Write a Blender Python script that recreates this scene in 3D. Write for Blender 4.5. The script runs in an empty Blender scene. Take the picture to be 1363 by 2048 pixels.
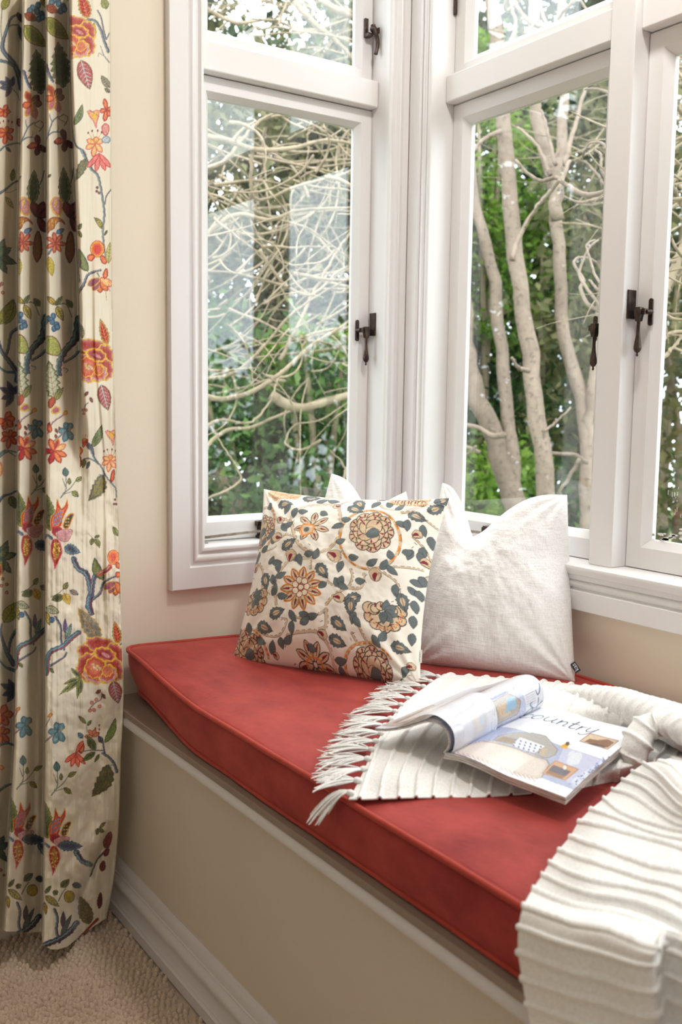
import bpy, bmesh, math, random
import numpy as np
from mathutils import Vector, Matrix, noise

# ---------------------------------------------------------------- camera
SC = bpy.context.scene
COL = SC.collection
YAW, PITCH, ROLL, FPX, HCAM = math.radians(34.1316), math.radians(6.419), math.radians(.7931), 1954.66, 1.10
_f = np.array([math.sin(YAW)*math.cos(PITCH), math.cos(YAW)*math.cos(PITCH), -math.sin(PITCH)])
_r = np.array([math.cos(YAW), -math.sin(YAW), 0.])
_u = np.cross(_r, _f)
_r, _u = _r*math.cos(ROLL)+_u*math.sin(ROLL), -_r*math.sin(ROLL)+_u*math.cos(ROLL)
CP = np.array([0, 0, HCAM])
cam_d = bpy.data.cameras.new('camera'); cam = bpy.data.objects.new('camera', cam_d); COL.objects.link(cam)
cam.matrix_world = Matrix(((_r[0], _u[0], -_f[0], 0), (_r[1], _u[1], -_f[1], 0), (_r[2], _u[2], -_f[2], HCAM), (0, 0, 0, 1)))
cam_d.sensor_fit = 'VERTICAL'; cam_d.sensor_height = 36; cam_d.sensor_width = 24
cam_d.lens = FPX/2048*36; cam_d.clip_start = .05; cam_d.clip_end = 200
cam_d.dof.use_dof = True; cam_d.dof.focus_distance = 1.95; cam_d.dof.aperture_fstop = 4.8
SC.camera = cam

# ---------------------------------------------------------------- light
SKY, EXPO = 6.8, -0.26
SC.view_settings.view_transform = 'Standard'; SC.view_settings.look = 'None'
SC.view_settings.exposure = EXPO; SC.view_settings.gamma = 1; SC.view_settings.use_curve_mapping = False
world = bpy.data.worlds.new('overcast_sky'); SC.world = world; world.use_nodes = True
nt = world.node_tree; nt.nodes.clear()
wo = nt.nodes.new('ShaderNodeOutputWorld'); bg = nt.nodes.new('ShaderNodeBackground')
tc = nt.nodes.new('ShaderNodeTexCoord'); sx = nt.nodes.new('ShaderNodeSeparateXYZ'); cr = nt.nodes.new('ShaderNodeValToRGB')
nt.links.new(tc.outputs['Generated'], sx.inputs[0]); nt.links.new(sx.outputs['Z'], cr.inputs[0])
cr.color_ramp.elements[0].position = 0.0; cr.color_ramp.elements[0].color = (.76, .84, .92, 1)
cr.color_ramp.elements[1].position = .6; cr.color_ramp.elements[1].color = (1.0, 1.0, 1.0, 1)
nt.links.new(cr.outputs[0], bg.inputs[0]); bg.inputs[1].default_value = SKY
nt.links.new(bg.outputs[0], wo.inputs[0])

def area(name, loc, target, size, power, color):
    d = bpy.data.lights.new(name, 'AREA'); d.shape = 'RECTANGLE'; d.size, d.size_y = size; d.energy = power; d.color = color
    o = bpy.data.objects.new(name, d); COL.objects.link(o); o.location = loc
    o.rotation_euler = (Vector(target)-Vector(loc)).to_track_quat('-Z', 'Y').to_euler(); return o
area('room_ceiling_light', (.05, .35, 2.56), (.55, .95, 0), (1.5, 1.5), 9, (1.0, .965, .925))
area('bay_downlight', (1.08, .95, 2.59), (1.06, .95, 0), (.2, .2), 18, (1.0, .96, .92))
area('far_room_fill', (-2.9, .6, 1.6), (1.0, 1.3, 1.1), (1.6, 1.5), 4, (.97, .98, 1.0))  # added soft fill from the unseen far side; no window is built there
area('rear_room_fill', (-.8, -2.8, 1.7), (.8, 1.9, 1.1), (1.8, 1.5), 9, (.97, .98, 1.0))  # second added fill, behind the camera, in front of a solid wall
cy = SC.cycles
cy.use_denoising = True; cy.max_bounces = 8; cy.diffuse_bounces = 5; cy.glossy_bounces = 4; cy.transparent_max_bounces = 16
cy.sample_clamp_indirect = 6; cy.caustics_reflective = False; cy.caustics_refractive = False

# ---------------------------------------------------------------- helpers
def ray(px, py): return _f+_r*(px-681.5)/FPX-_u*(py-1024)/FPX
def on(ax, val, px, py):
    """point of the plane (axis = value) seen from the photographer's stand at a place measured in the photograph"""
    d = ray(px, py); t = (val-CP[ax])/d[ax]; return CP+t*d
def far(px, py, dist): return CP+ray(px, py)*dist

def tag(o, label=None, cat=None, group=None, kind=None):
    if label: o['label'] = label
    if cat: o['category'] = cat
    if group: o['group'] = group
    if kind: o['kind'] = kind
    return o
def empty(name, loc=(0, 0, 0), parent=None):
    o = bpy.data.objects.new(name, None); COL.objects.link(o); o.location = loc; o.empty_display_size = .05
    if parent: o.parent = parent
    return o
def link_mesh(name, me, mats, parent=None, smooth=False, origin=None):
    """parents keep their children in world coordinates (parent location subtracted)"""
    for m in (mats if isinstance(mats, (list, tuple)) else [mats]): me.materials.append(m)
    if smooth: me.polygons.foreach_set('use_smooth', np.ones(len(me.polygons), bool))
    o = bpy.data.objects.new(name, me); COL.objects.link(o)
    if parent:
        o.parent = parent
        p = parent; off = Vector((0, 0, 0))
        while p: off += p.location; p = p.parent
        o.location = -off
    if origin is not None:
        me.transform(Matrix.Translation(-Vector(origin))); o.location = Vector(o.location)+Vector(origin)
    me.update(); return o
def np_mesh(name, V, F, smooth=True, color=None):
    """V (n,3) and F (m,k) arrays -> mesh, fast"""
    V = np.asarray(V, np.float32); F = np.asarray(F, np.int32); k = F.shape[1]
    me = bpy.data.meshes.new(name); me.vertices.add(len(V)); me.vertices.foreach_set('co', V.ravel())
    me.loops.add(F.size); me.loops.foreach_set('vertex_index', F.ravel())
    me.polygons.add(len(F)); me.polygons.foreach_set('loop_start', np.arange(0, F.size, k, dtype=np.int32))
    if smooth: me.polygons.foreach_set('use_smooth', np.ones(len(F), bool))
    me.update(calc_edges=True)
    if color is not None:
        a = me.color_attributes.new('print', 'FLOAT_COLOR', 'POINT')
        c = np.ones((len(V), 4), np.float32); c[:, :3] = color.reshape(-1, 3); a.data.foreach_set('color', c.ravel())
    return me
def grid_faces(nr, nc, wrap=False, flip=False):
    i = np.arange(nr-1)[:, None]; j = np.arange(nc if wrap else nc-1)[None, :]; j2 = (j+1) % nc
    F = np.stack([i*nc+j, i*nc+j2, (i+1)*nc+j2, (i+1)*nc+j], -1).reshape(-1, 4)
    return F[:, ::-1] if flip else F
class MB:
    """collects shapes into one mesh"""
    def __init__(s, T=None): s.v = []; s.f = []; s.T = T
    def add(s, V, F):
        n = len(s.v); s.v += [tuple(s.T(*p)) if s.T else tuple(p) for p in V]; s.f += [tuple(n+i for i in f) for f in F]; return s
    def box(s, x0, x1, y0, y1, z0, z1):
        V = [(x, y, z) for x in (x0, x1) for y in (y0, y1) for z in (z0, z1)]
        return s.add(V, [(0, 1, 3, 2), (4, 6, 7, 5), (0, 4, 5, 1), (2, 3, 7, 6), (0, 2, 6, 4), (1, 5, 7, 3)])
    def prism(s, prof, axis, a0, a1):
        """closed profile of (p, q) extruded along axis; p, q are the other two axes in order"""
        def P(p, q, a):
            l = [p, q]; l.insert(axis, a); return tuple(l)
        n = len(prof); V = [P(p, q, a0) for p, q in prof]+[P(p, q, a1) for p, q in prof]
        return s.add(V, [(i, (i+1) % n, n+(i+1) % n, n+i) for i in range(n)]+[tuple(range(n))[::-1], tuple(range(n, 2*n))])
    def ring(s, rect, prof, W=(1, 1, 1, 1)):
        """mitred frame round rect (u0,u1,v0,v1): profile (d, w), d measured inwards and scaled per side l, r, b, t"""
        u0, u1, v0, v1 = rect; n = len(prof); V = []
        for cu, cv, su, sv, wu, wv in ((u0, v0, 1, 1, W[0], W[2]), (u1, v0, -1, 1, W[1], W[2]), (u1, v1, -1, -1, W[1], W[3]), (u0, v1, 1, -1, W[0], W[3])):
            V += [(cu+su*d*wu, w, cv+sv*d*wv) for d, w in prof]
        F = [(k*n+i, k*n+(i+1) % n, ((k+1) % 4)*n+(i+1) % n, ((k+1) % 4)*n+i) for k in range(4) for i in range(n)]
        return s.add(V, F)
    def tube(s, P, R, seg=8, caps=True):
        P = [Vector(p) for p in P]; n = len(P)
        if not hasattr(R, '__len__'): R = [R]*n
        V = []; t = (P[1]-P[0]).normalized(); nr = t.orthogonal().normalized()
        for i in range(n):
            t = ((P[min(i+1, n-1)]-P[max(i-1, 0)])).normalized()
            nr = (nr-t*nr.dot(t)).normalized(); b = t.cross(nr)
            V += [tuple(P[i]+(nr*math.cos(2*math.pi*k/seg)+b*math.sin(2*math.pi*k/seg))*R[i]) for k in range(seg)]
        F = [(i*seg+k, i*seg+(k+1) % seg, (i+1)*seg+(k+1) % seg, (i+1)*seg+k) for i in range(n-1) for k in range(seg)]
        if caps: F += [tuple(range(seg))[::-1], tuple(range((n-1)*seg, n*seg))]
        return s.add(V, F)
    def lathe(s, prof, c, axis=(0, 0, 1), seg=20):
        a = Vector(axis).normalized(); p = a.orthogonal().normalized(); q = a.cross(p); V = []
        for r, h in prof: V += [tuple(Vector(c)+a*h+(p*math.cos(2*math.pi*k/seg)+q*math.sin(2*math.pi*k/seg))*r) for k in range(seg)]
        n = len(prof)
        F = [(i*seg+k, i*seg+(k+1) % seg, (i+1)*seg+(k+1) % seg, (i+1)*seg+k) for i in range(n-1) for k in range(seg)]
        F += [tuple(range(seg))[::-1], tuple(range((n-1)*seg, n*seg))]
        return s.add(V, F)
    def build(s, name, m, parent=None, smooth=False, bevel=0, seg=2, origin=None, autosm=False):
        me = bpy.data.meshes.new(name); me.from_pydata(s.v, [], s.f)
        bm = bmesh.new(); bm.from_mesh(me); bmesh.ops.recalc_face_normals(bm, faces=bm.faces); bm.to_mesh(me); bm.free()
        o = link_mesh(name, me, m, parent, smooth or bevel > 0 or autosm, origin)
        if bevel > 0:
            b = o.modifiers.new('bevel', 'BEVEL'); b.width = bevel; b.segments = seg; b.limit_method = 'ANGLE'; b.angle_limit = math.radians(40); b.harden_normals = True
        elif autosm:
            me.set_sharp_from_angle(angle=math.radians(38))
        return o
def crv(P, n=40):
    """Catmull-Rom through points (any dimension)"""
    P = np.asarray(P, float); Q = np.vstack([2*P[0]-P[1], P, 2*P[-1]-P[-2]]); m = len(P)-1
    t = np.linspace(0, m, n); k = np.minimum(t.astype(int), m-1); f = (t-k)[:, None]
    a, b, c, d = Q[k], Q[k+1], Q[k+2], Q[k+3]
    return .5*((2*b)+(c-a)*f+(2*a-5*b+4*c-d)*f**2+(3*b-a-3*c+d)*f**3)
def crv2(G, nr, nc):
    """control grid (a,b,k) -> smooth grid (nr,nc,k)"""
    G = np.asarray(G, float); A = np.stack([crv(G[i], nc) for i in range(G.shape[0])])
    return np.stack([crv(A[:, j], nr) for j in range(nc)], 1)

# ---------------------------------------------------------------- materials
def lin(c):
    c = np.asarray(c, float)/255.; return np.where(c <= .04045, c/12.92, ((c+.055)/1.055)**2.4)
class Mat:
    def __init__(s, name):
        s.m = bpy.data.materials.new(name); s.m.use_nodes = True; s.t = s.m.node_tree; s.t.nodes.clear()
        s.out = s.n('OutputMaterial'); s.b = s.n('BsdfPrincipled'); s.l(s.b.outputs[0], s.out.inputs[0])
    def n(s, k, **kw):
        x = s.t.nodes.new('ShaderNode'+k)
        for a, v in kw.items():
            if hasattr(x, a): setattr(x, a, v)
            else: x.inputs[a.replace('_', ' ')].default_value = v
        return x
    def l(s, a, b): s.t.links.new(a, b)
    def set(s, **kw):
        for a, v in kw.items(): s.b.inputs[a.replace('_', ' ')].default_value = v
        return s
    def coord(s, kind='Object'): return s.n('TexCoord').outputs[kind]
    def noise(s, scale, detail=3, rough=.5, vec=None, stretch=None):
        t = s.n('TexNoise'); t.inputs['Scale'].default_value = scale; t.inputs['Detail'].default_value = detail; t.inputs['Roughness'].default_value = rough
        v = vec or s.coord()
        if stretch:
            mp = s.n('Mapping'); mp.inputs['Scale'].default_value = stretch; s.l(v, mp.inputs[0]); v = mp.outputs[0]
        s.l(v, t.inputs['Vector']); return t.outputs['Fac']
    def ramp(s, fac, stops):
        r = s.n('ValToRGB'); e = r.color_ramp.elements
        while len(e) < len(stops): e.new(.5)
        for k, (p, c) in enumerate(stops): e[k].position = p; e[k].color = tuple(lin(c))+(1,) if max(c) > 1 else tuple(c)+(1,)
        s.l(fac, r.inputs[0]); return r.outputs[0]
    def mix(s, fac, a, b, mode='MIX'):
        x = s.n('MixRGB', blend_type=mode)
        for i, v in ((0, fac), (1, a), (2, b)):
            if hasattr(v, 'links'): s.l(v, x.inputs[i])
            else: x.inputs[i].default_value = v if i == 0 else tuple(lin(v))+(1,)
        return x.outputs[0]
    def color(s, v):
        if hasattr(v, 'links'): s.l(v, s.b.inputs['Base Color'])
        else: s.b.inputs['Base Color'].default_value = tuple(lin(v))+(1,)
        return s
    def bump(s, h, strength=.3, dist=.001):
        x = s.n('Bump'); x.inputs['Strength'].default_value = strength; x.inputs['Distance'].default_value = dist
        s.l(h, x.inputs['Height'])
        if s.b.inputs['Normal'].links: s.l(s.b.inputs['Normal'].links[0].from_socket, x.inputs['Normal'])
        s.l(x.outputs[0], s.b.inputs['Normal']); return s
def paint(name, c, rough=.45, var=4, bump=.15, scale=60):
    m = Mat(name).set(Roughness=rough); n = m.noise(3, 4)
    m.color(m.ramp(n, [(.3, [x-var for x in c]), (.7, [min(254, x+var) for x in c])])); m.bump(m.noise(scale, 3), bump, .0006); return m.m
WALLP = paint('cream_wall_paint', (238, 227, 207), .75, 2, .2, 140)
WHITE = paint('white_gloss_paint', (236, 234, 233), .32, 1, .03, 40)
FARW = paint('taupe_wall_paint', (150, 140, 128), .8, 2, .1, 90)  # unseen back wall given a darker tone to lower the room fill
BENCHP = paint('bench_taupe_paint', (204, 194, 178), .5, 3, .1, 80)
SKIRT = paint('skirting_white_paint', (210, 207, 208), .38, 2, .1, 50)
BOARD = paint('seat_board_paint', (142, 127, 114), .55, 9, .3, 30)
CEIL = paint('ceiling_paint', (240, 238, 232), .8, 2, .1, 90)
def bronze():
    m = Mat('dark_bronze').set(Metallic=.85, Roughness=.42); m.color(m.ramp(m.noise(50, 4), [(.35, (58, 48, 44)), (.65, (92, 78, 70))])); m.bump(m.noise(300, 2), .2, .0003); return m.m
BRONZE = bronze()
def steel():
    m = Mat('aged_nickel').set(Metallic=.9, Roughness=.38); m.color(m.ramp(m.noise(60, 4), [(.35, (140, 128, 115)), (.65, (176, 166, 152))])); return m.m
NICKEL = steel()
def glassmat():
    m = bpy.data.materials.new('window_glass'); m.use_nodes = True; t = m.node_tree; t.nodes.clear()
    o = t.nodes.new('ShaderNodeOutputMaterial'); mx = t.nodes.new('ShaderNodeMixShader'); tr = t.nodes.new('ShaderNodeBsdfTransparent'); gl = t.nodes.new('ShaderNodeBsdfGlossy'); fr = t.nodes.new('ShaderNodeFresnel')
    tr.inputs[0].default_value = (.97, .985, .98, 1); gl.inputs['Roughness'].default_value = 0.0
    ge = t.nodes.new('ShaderNodeNewGeometry'); mr = t.nodes.new('ShaderNodeMapRange'); mr.inputs['To Min'].default_value = 1.72; mr.inputs['To Max'].default_value = 1/1.72; t.links.new(ge.outputs['Backfacing'], mr.inputs[0]); t.links.new(mr.outputs[0], fr.inputs[0])
    t.links.new(fr.outputs[0], mx.inputs[0]); t.links.new(tr.outputs[0], mx.inputs[1]); t.links.new(gl.outputs[0], mx.inputs[2]); t.links.new(mx.outputs[0], o.inputs[0]); return m
GLASS = glassmat()
# ---------------------------------------------------------------- room shell
XW, YW, XC, YC, CEILZ = 1.51, 1.95, 1.49, 1.93, 2.62
X0, Y0 = -3.0, -3.0
SILL, TR0, TR1, FTOP = .779, 1.803, 1.865, 2.34
LIGHTS_B = [(1.855-.568*k, 1.346-.568*k) for k in range(7)]
def struct(name, mb, m, **k): return tag(mb.build(name, m, **k), kind='structure')
A = MB()                                            # wall with the side window, seen straight across
A.box(X0, .90, YW, YW+.10, -.08, CEILZ); A.box(.90, 1.49, YW, YW+.10, -.08, .74); A.box(.90, 1.49, YW, YW+.10, 2.38, CEILZ); A.box(1.49, XW+.10, YW, YW+.10, -.08, CEILZ)
struct('wall_left', A, WALLP)
yb = LIGHTS_B[-1][1]-.04
B = MB(); B.box(XW, XW+.10, yb, YW, -.08, .74); B.box(XW, XW+.10, yb, YW, 2.38, CEILZ); B.box(XW, XW+.10, Y0, yb, 0, CEILZ); B.box(XW, XW+.10, 1.895, YW, .74, 2.38)
struct('wall_right', B, WALLP)
struct('wall_back', MB().box(X0-.12, XW+.10, Y0-.12, Y0, 0, CEILZ), FARW)
struct('wall_far', MB().box(X0-.12, X0, Y0, YW+.10, 0, CEILZ), WALLP)
struct('ceiling', MB().box(X0-.12, XW+.10, Y0-.12, YW+.10, CEILZ, CEILZ+.1), CEIL)

# floor and carpet
def carpetmat():
    m = Mat('wool_loop_carpet').set(Roughness=.95, Sheen_Weight=.3)
    v = m.coord(); base = m.ramp(m.noise(7, 3, vec=v), [(.3, (200, 178, 156)), (.7, (218, 198, 176))]); k = m.ramp(m.noise(900, 2, vec=v), [(.3, (165, 140, 118)), (.65, (232, 214, 194))])
    m.color(m.mix(.4, base, k)); m.bump(m.noise(900, 3, vec=v), .6, .0008); return m.m
CARPET = carpetmat()
FLOORO = struct('floor', MB().box(X0, XW, Y0, YW, -.07, -.006), CARPET)
def carpet():
    rng = np.random.default_rng(3); pit = .0128
    xs = np.arange(-.35, .7227, pit); ys = np.arange(.75, 1.95, pit*.86)
    X, Y = np.meshgrid(xs, ys); X = X+((np.arange(len(ys)) % 2)*pit*.5)[:, None]
    X = X+rng.normal(0, .0012, X.shape)+.0045*np.sin(Y*31)+.003*np.sin(X*40+Y*9); Y = Y+rng.normal(0, .0011, Y.shape)+.002*np.sin(X*17)
    X = X.ravel(); Y = Y.ravel(); ok = X < .7235; X = X[ok]; Y = Y[ok]; n = len(X)
    seg = 8; prof = np.array([(1.0, -.5), (1.12, 0.1), (.86, .62), (.42, .93)])
    a = np.arange(seg)*2*math.pi/seg
    base = np.array([(r*math.cos(t), r*math.sin(t), h) for r, h in prof for t in a]+[(0, 0, 1.0)])
    rx = pit*.47*rng.uniform(.86, 1.12, n); ry = pit*.44*rng.uniform(.86, 1.12, n); hz = .0125*rng.uniform(.75, 1.2, n); th = rng.uniform(-.6, .6, n)
    bx = base[None, :, 0]*rx[:, None]; by = base[None, :, 1]*ry[:, None]; c, s_ = np.cos(th)[:, None], np.sin(th)[:, None]
    tl = rng.normal(0, .12, (n, 2)); bz = base[None, :, 2]*hz[:, None]
    V = np.stack([X[:, None]+bx*c-by*s_+tl[:, :1]*bz, Y[:, None]+bx*s_+by*c+tl[:, 1:]*bz, bz-.0105], -1).reshape(-1, 3)
    nb = len(base); q = []
    for i in range(len(prof)-1):
        for k in range(seg): q.append((i*seg+k, i*seg+(k+1) % seg, (i+1)*seg+(k+1) % seg, (i+1)*seg+k))
    i = (len(prof)-1)*seg; q += [(i+k, i+(k+1) % seg, nb-1, nb-1) for k in range(seg)]
    tri = [f for q_ in q for f in ((q_[0], q_[1], q_[2]), (q_[0], q_[2], q_[3])) if len(set(f)) == 3]
    T = np.array(tri); F = (T[None]+(np.arange(n)*nb)[:, None, None]).reshape(-1, 3)
    o = link_mesh('carpet_loops', np_mesh('carpet_loops', V, F), CARPET, FLOORO); tag(o, kind='stuff')
carpet()

# ---------------------------------------------------------------- windows
def TA(u, w, v): return (u, YC+w, v)
def TB(u, w, v): return (XC+w, -u, v)
CAS = [(-.0815, .021), (-.0815, .0015), (-.080, 0), (-.0395, 0), (-.0385, .0012), (-.0375, .0065), (-.0345, .0085), (-.032, .006), (-.029, .0022), (-.025, .0005), (-.021, .0015), (-.0175, .0052), (-.015, .0085), (-.0125, .0085), (-.011, .0045), (-.008, .0024), (-.004, .003), (-.001, .0055), (0, .009), (0, .021)]
def sash(T, parent, rect, W=(.037, .033, .0435, .033), bev=.0125, w0=.073, name='casement_sash', label=None):
    l, r, b, t = W; m = MB(T); u0, u1, v0, v1 = rect
    prof = [(0, w0+.002), (.002, w0), (1, w0)]
    # profile scaled by side width: normalised d
    def P(side): return [(0, w0+.0015), (.0015/side, w0), ((side-.0012)/side, w0), (1, w0+.0012), (1+bev/side, w0+.015), (1+bev/side, w0+.026), (0, w0+.026)]
    n = 7; V = []
    for cu, cv, su, sv, wu, wv in ((u0, v0, 1, 1, l, b), (u1, v0, -1, 1, r, b), (u1, v1, -1, -1, r, t), (u0, v1, 1, -1, l, t)):
        for (du, w), (dv, _) in zip(P(wu), P(wv)): V.append((cu+su*du*wu, w, cv+sv*dv*wv))
    F = [(k*n+i, k*n+(i+1) % n, ((k+1) % 4)*n+(i+1) % n, ((k+1) % 4)*n+i) for k in range(4) for i in range(n)]
    m.add(V, F); o = m.build(name, WHITE, parent)
    g = MB(T).box(u0+l+bev-.003, u1-r-bev+.003, w0+.0165, w0+.0205, v0+b+bev-.003, v1-t-bev+.003).build('glass_pane', GLASS, o)
    return o
def handle(T, sash_o, win, u, v, side, plate_u, keep):
    """teardrop casement fastener: backplate on the sash (side -1: sash lies to the left), keep on jamb or post"""
    f = .073
    m = MB(T); n = 14
    def obl(cu, w0, w1, hw, z0, z1):
        pr = []
        for k in range(n+1): a = math.pi*k/n; pr.append((cu+hw*math.cos(a), z1-hw+hw*math.sin(a)))
        for k in range(n+1): a = math.pi+math.pi*k/n; pr.append((cu+hw*math.cos(a), z0+hw+hw*math.sin(a)))
        m.prism(pr, 1, w0, w1)
    obl(plate_u, f-.0035, f, .0052, v-.026, v+.026)
    m.lathe([(.0058, 0), (.0058, .006), (.0042, .008), (.0042, .016)], (plate_u, f, v), (0, -1, 0), 16)
    m.box(min(u, plate_u)-.001, max(u, plate_u)+.001, f-.021, f-.012, v-.005, v+.006)
    pr = [(u-.006, v+.009), (u+.006, v+.009), (u+.0078, v+.003), (u+.0072, v-.006), (u+.004, v-.018), (u-.004, v-.018), (u-.0072, v-.006), (u-.0078, v+.003)]
    m.prism(pr, 1, f-.026, f-.014)
    L = .062
    prof = [(.0028, 0), (.0042, -.001), (.0034, -.004), (.0033, -.018), (.0042, -.030), (.0062, -.042), (.0074, -.050), (.0072, -.055), (.005, -.0595), (.0018, -.062), (.0016, -.0635), (.0024, -.065), (.0024, -.067), (.0008, -.069)]
    m.lathe(prof, (u, f-.020, v-.016), (0, 0, 1), 18)
    for dz in (-.018, .018): m.lathe([(.0019, 0), (.0019, .001), (.0004, .0012)], (plate_u, f-.0034, v+dz), (0, -1, 0), 10)
    m.build('window_handle', BRONZE, sash_o, bevel=.0006, seg=1)
    k = MB(T); k0, k1 = keep
    k.box(k0, k1, f-.030, f-.008, v-.012, v+.043)
    s = 1 if k1 > k0 else -1
    k.box(k1-s*.001, k1+s*.0006, f-.0205, f-.0165, v+.004, v+.035)
    k.box(k0, k1+s*.008, f-.012, f-.008, v-.012, v+.004)
    k.build('handle_keep', BRONZE, win, bevel=.0005, seg=1)
def stay(T, win, sash_o, u0, u1, v0, v1, f=.073):
    m = MB(T)
    m.box(u0, u0+.026, f-.030, f-.012, SILL, SILL+.0022); m.box(u0, u0+.014, f-.026, f-.012, SILL+.002, SILL+.019); m.lathe([(.0032, 0), (.0032, .004), (.001, .005)], (u0+.005, f-.019, SILL+.019), (0, 0, 1), 12)
    m.tube([(u0+.008, f-.019, SILL+.012), ((u0+u1)/2, f-.018, (SILL+.012+v1)/2), (u1, f-.017, v1)], .0042, 4)
    m.build('casement_stay', NICKEL, win, bevel=.0005, seg=1)
    k = MB(T); k.box(u1-.004, u1+.016, f-.024, f, v1-.011, v1+.022); k.box(u1-.010, u1+.02, f-.012, f, v1+.012, v1+.022); k.box(u1-.009, u1+.016, f-.020, f-.002, v1-.018, v1-.011); k.lathe([(.004, 0), (.004, .02), (.006, .021), (.006, .026)], (u1+.006, f-.018, v1-.004), (0, 0, 1), 10)
    k.build('stay_bracket', BRONZE, sash_o, bevel=.0005, seg=1)

def lining(T, win, u0, u1, v0, v1):
    m = MB(T); m.box(u0-.018, u0, .021, .105, v0-.02, v1+.02); m.box(u1, u1+.018, .021, .105, v0-.02, v1+.02); m.build('jamb', WHITE, win)
    MB(T).box(u0, u1, .021, .105, v1, v1+.02).build('head_lining', WHITE, win)

# window_1: the side window
w1 = tag(empty('window_1', (.951, YC, SILL)), kind='structure')
UA0, UA1 = .951, 1.4335
m = MB(TA); m.ring((UA0, UA1, SILL, FTOP), CAS, (1, 1.0, 1.13, 1)); m.v = [(min(p[0], 1.4895), p[1], p[2]) for p in m.v]; m.build('casing', WHITE, w1, autosm=True)
lining(TA, w1, UA0, UA1, SILL, FTOP)
MB(TA).box(UA0, UA1, .021, .115, SILL-.022, SILL).build('sill', WHITE, w1, bevel=.002)
MB(TA).box(UA0+.0005, UA1-.0005, .048, .105, TR0, TR1).build('transom', WHITE, w1, bevel=.004, seg=3)
s1 = sash(TA, w1, (UA0+.001, 1.4327, SILL+.002, TR0-.002), (.037, .032, .0425, .0325), .0105)
s1f = sash(TA, w1, (UA0+.002, 1.4305, TR1+.001, FTOP-.002), (.036, .0305, .024, .033), .0105, name='fanlight_sash')
h = on(1, YC+.053, 733, 661); handle(TA, s1, w1, h[0]-.001, h[2], -1, h[0]-.016, (1.4335, 1.4290))
stay(TA, w1, s1, .951, on(1, YC+.06, 522, 1060)[0], 0, on(1, YC+.06, 520, 1061)[2])
# curved fanlight fastener
c0 = on(1, YC+.055, 747, 62); u, v = c0[0], c0[2]; m = MB(TA); f = .073
m.box(u-.0165, u-.0065, f-.006, f, v-.014, v+.030); m.box(u-.0165, u-.003, f-.02, f-.004, v-.014, v-.006)
m.tube(crv([(u-.006, f-.022, v+.012), (u-.002, f-.024, v-.002), (u+.0045, f-.026, v-.018), (u+.0055, f-.026, v-.036), (u+.001, f-.026, v-.055)], 14), list(np.linspace(.0058, .0046, 14)), 10)
m.lathe([(.0075, 0), (.0085, .003), (.0075, .009), (.003, .011)], (u-.004, f-.018, v+.002), (0, -1, 0), 16)
m.build('window_handle', BRONZE, s1f, bevel=.0006, seg=1)
m = MB(TA); m.prism([(u, v-.006), (u+.014, v-.004), (u+.019, v+.003), (u+.016, v+.011), (u+.004, v+.006)], 1, f-.024, f-.010); m.box(u+.006, 1.4335, f-.018, f-.012, v-.002, v+.006); m.build('handle_keep', BRONZE, w1, bevel=.0008, seg=1)

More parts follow.
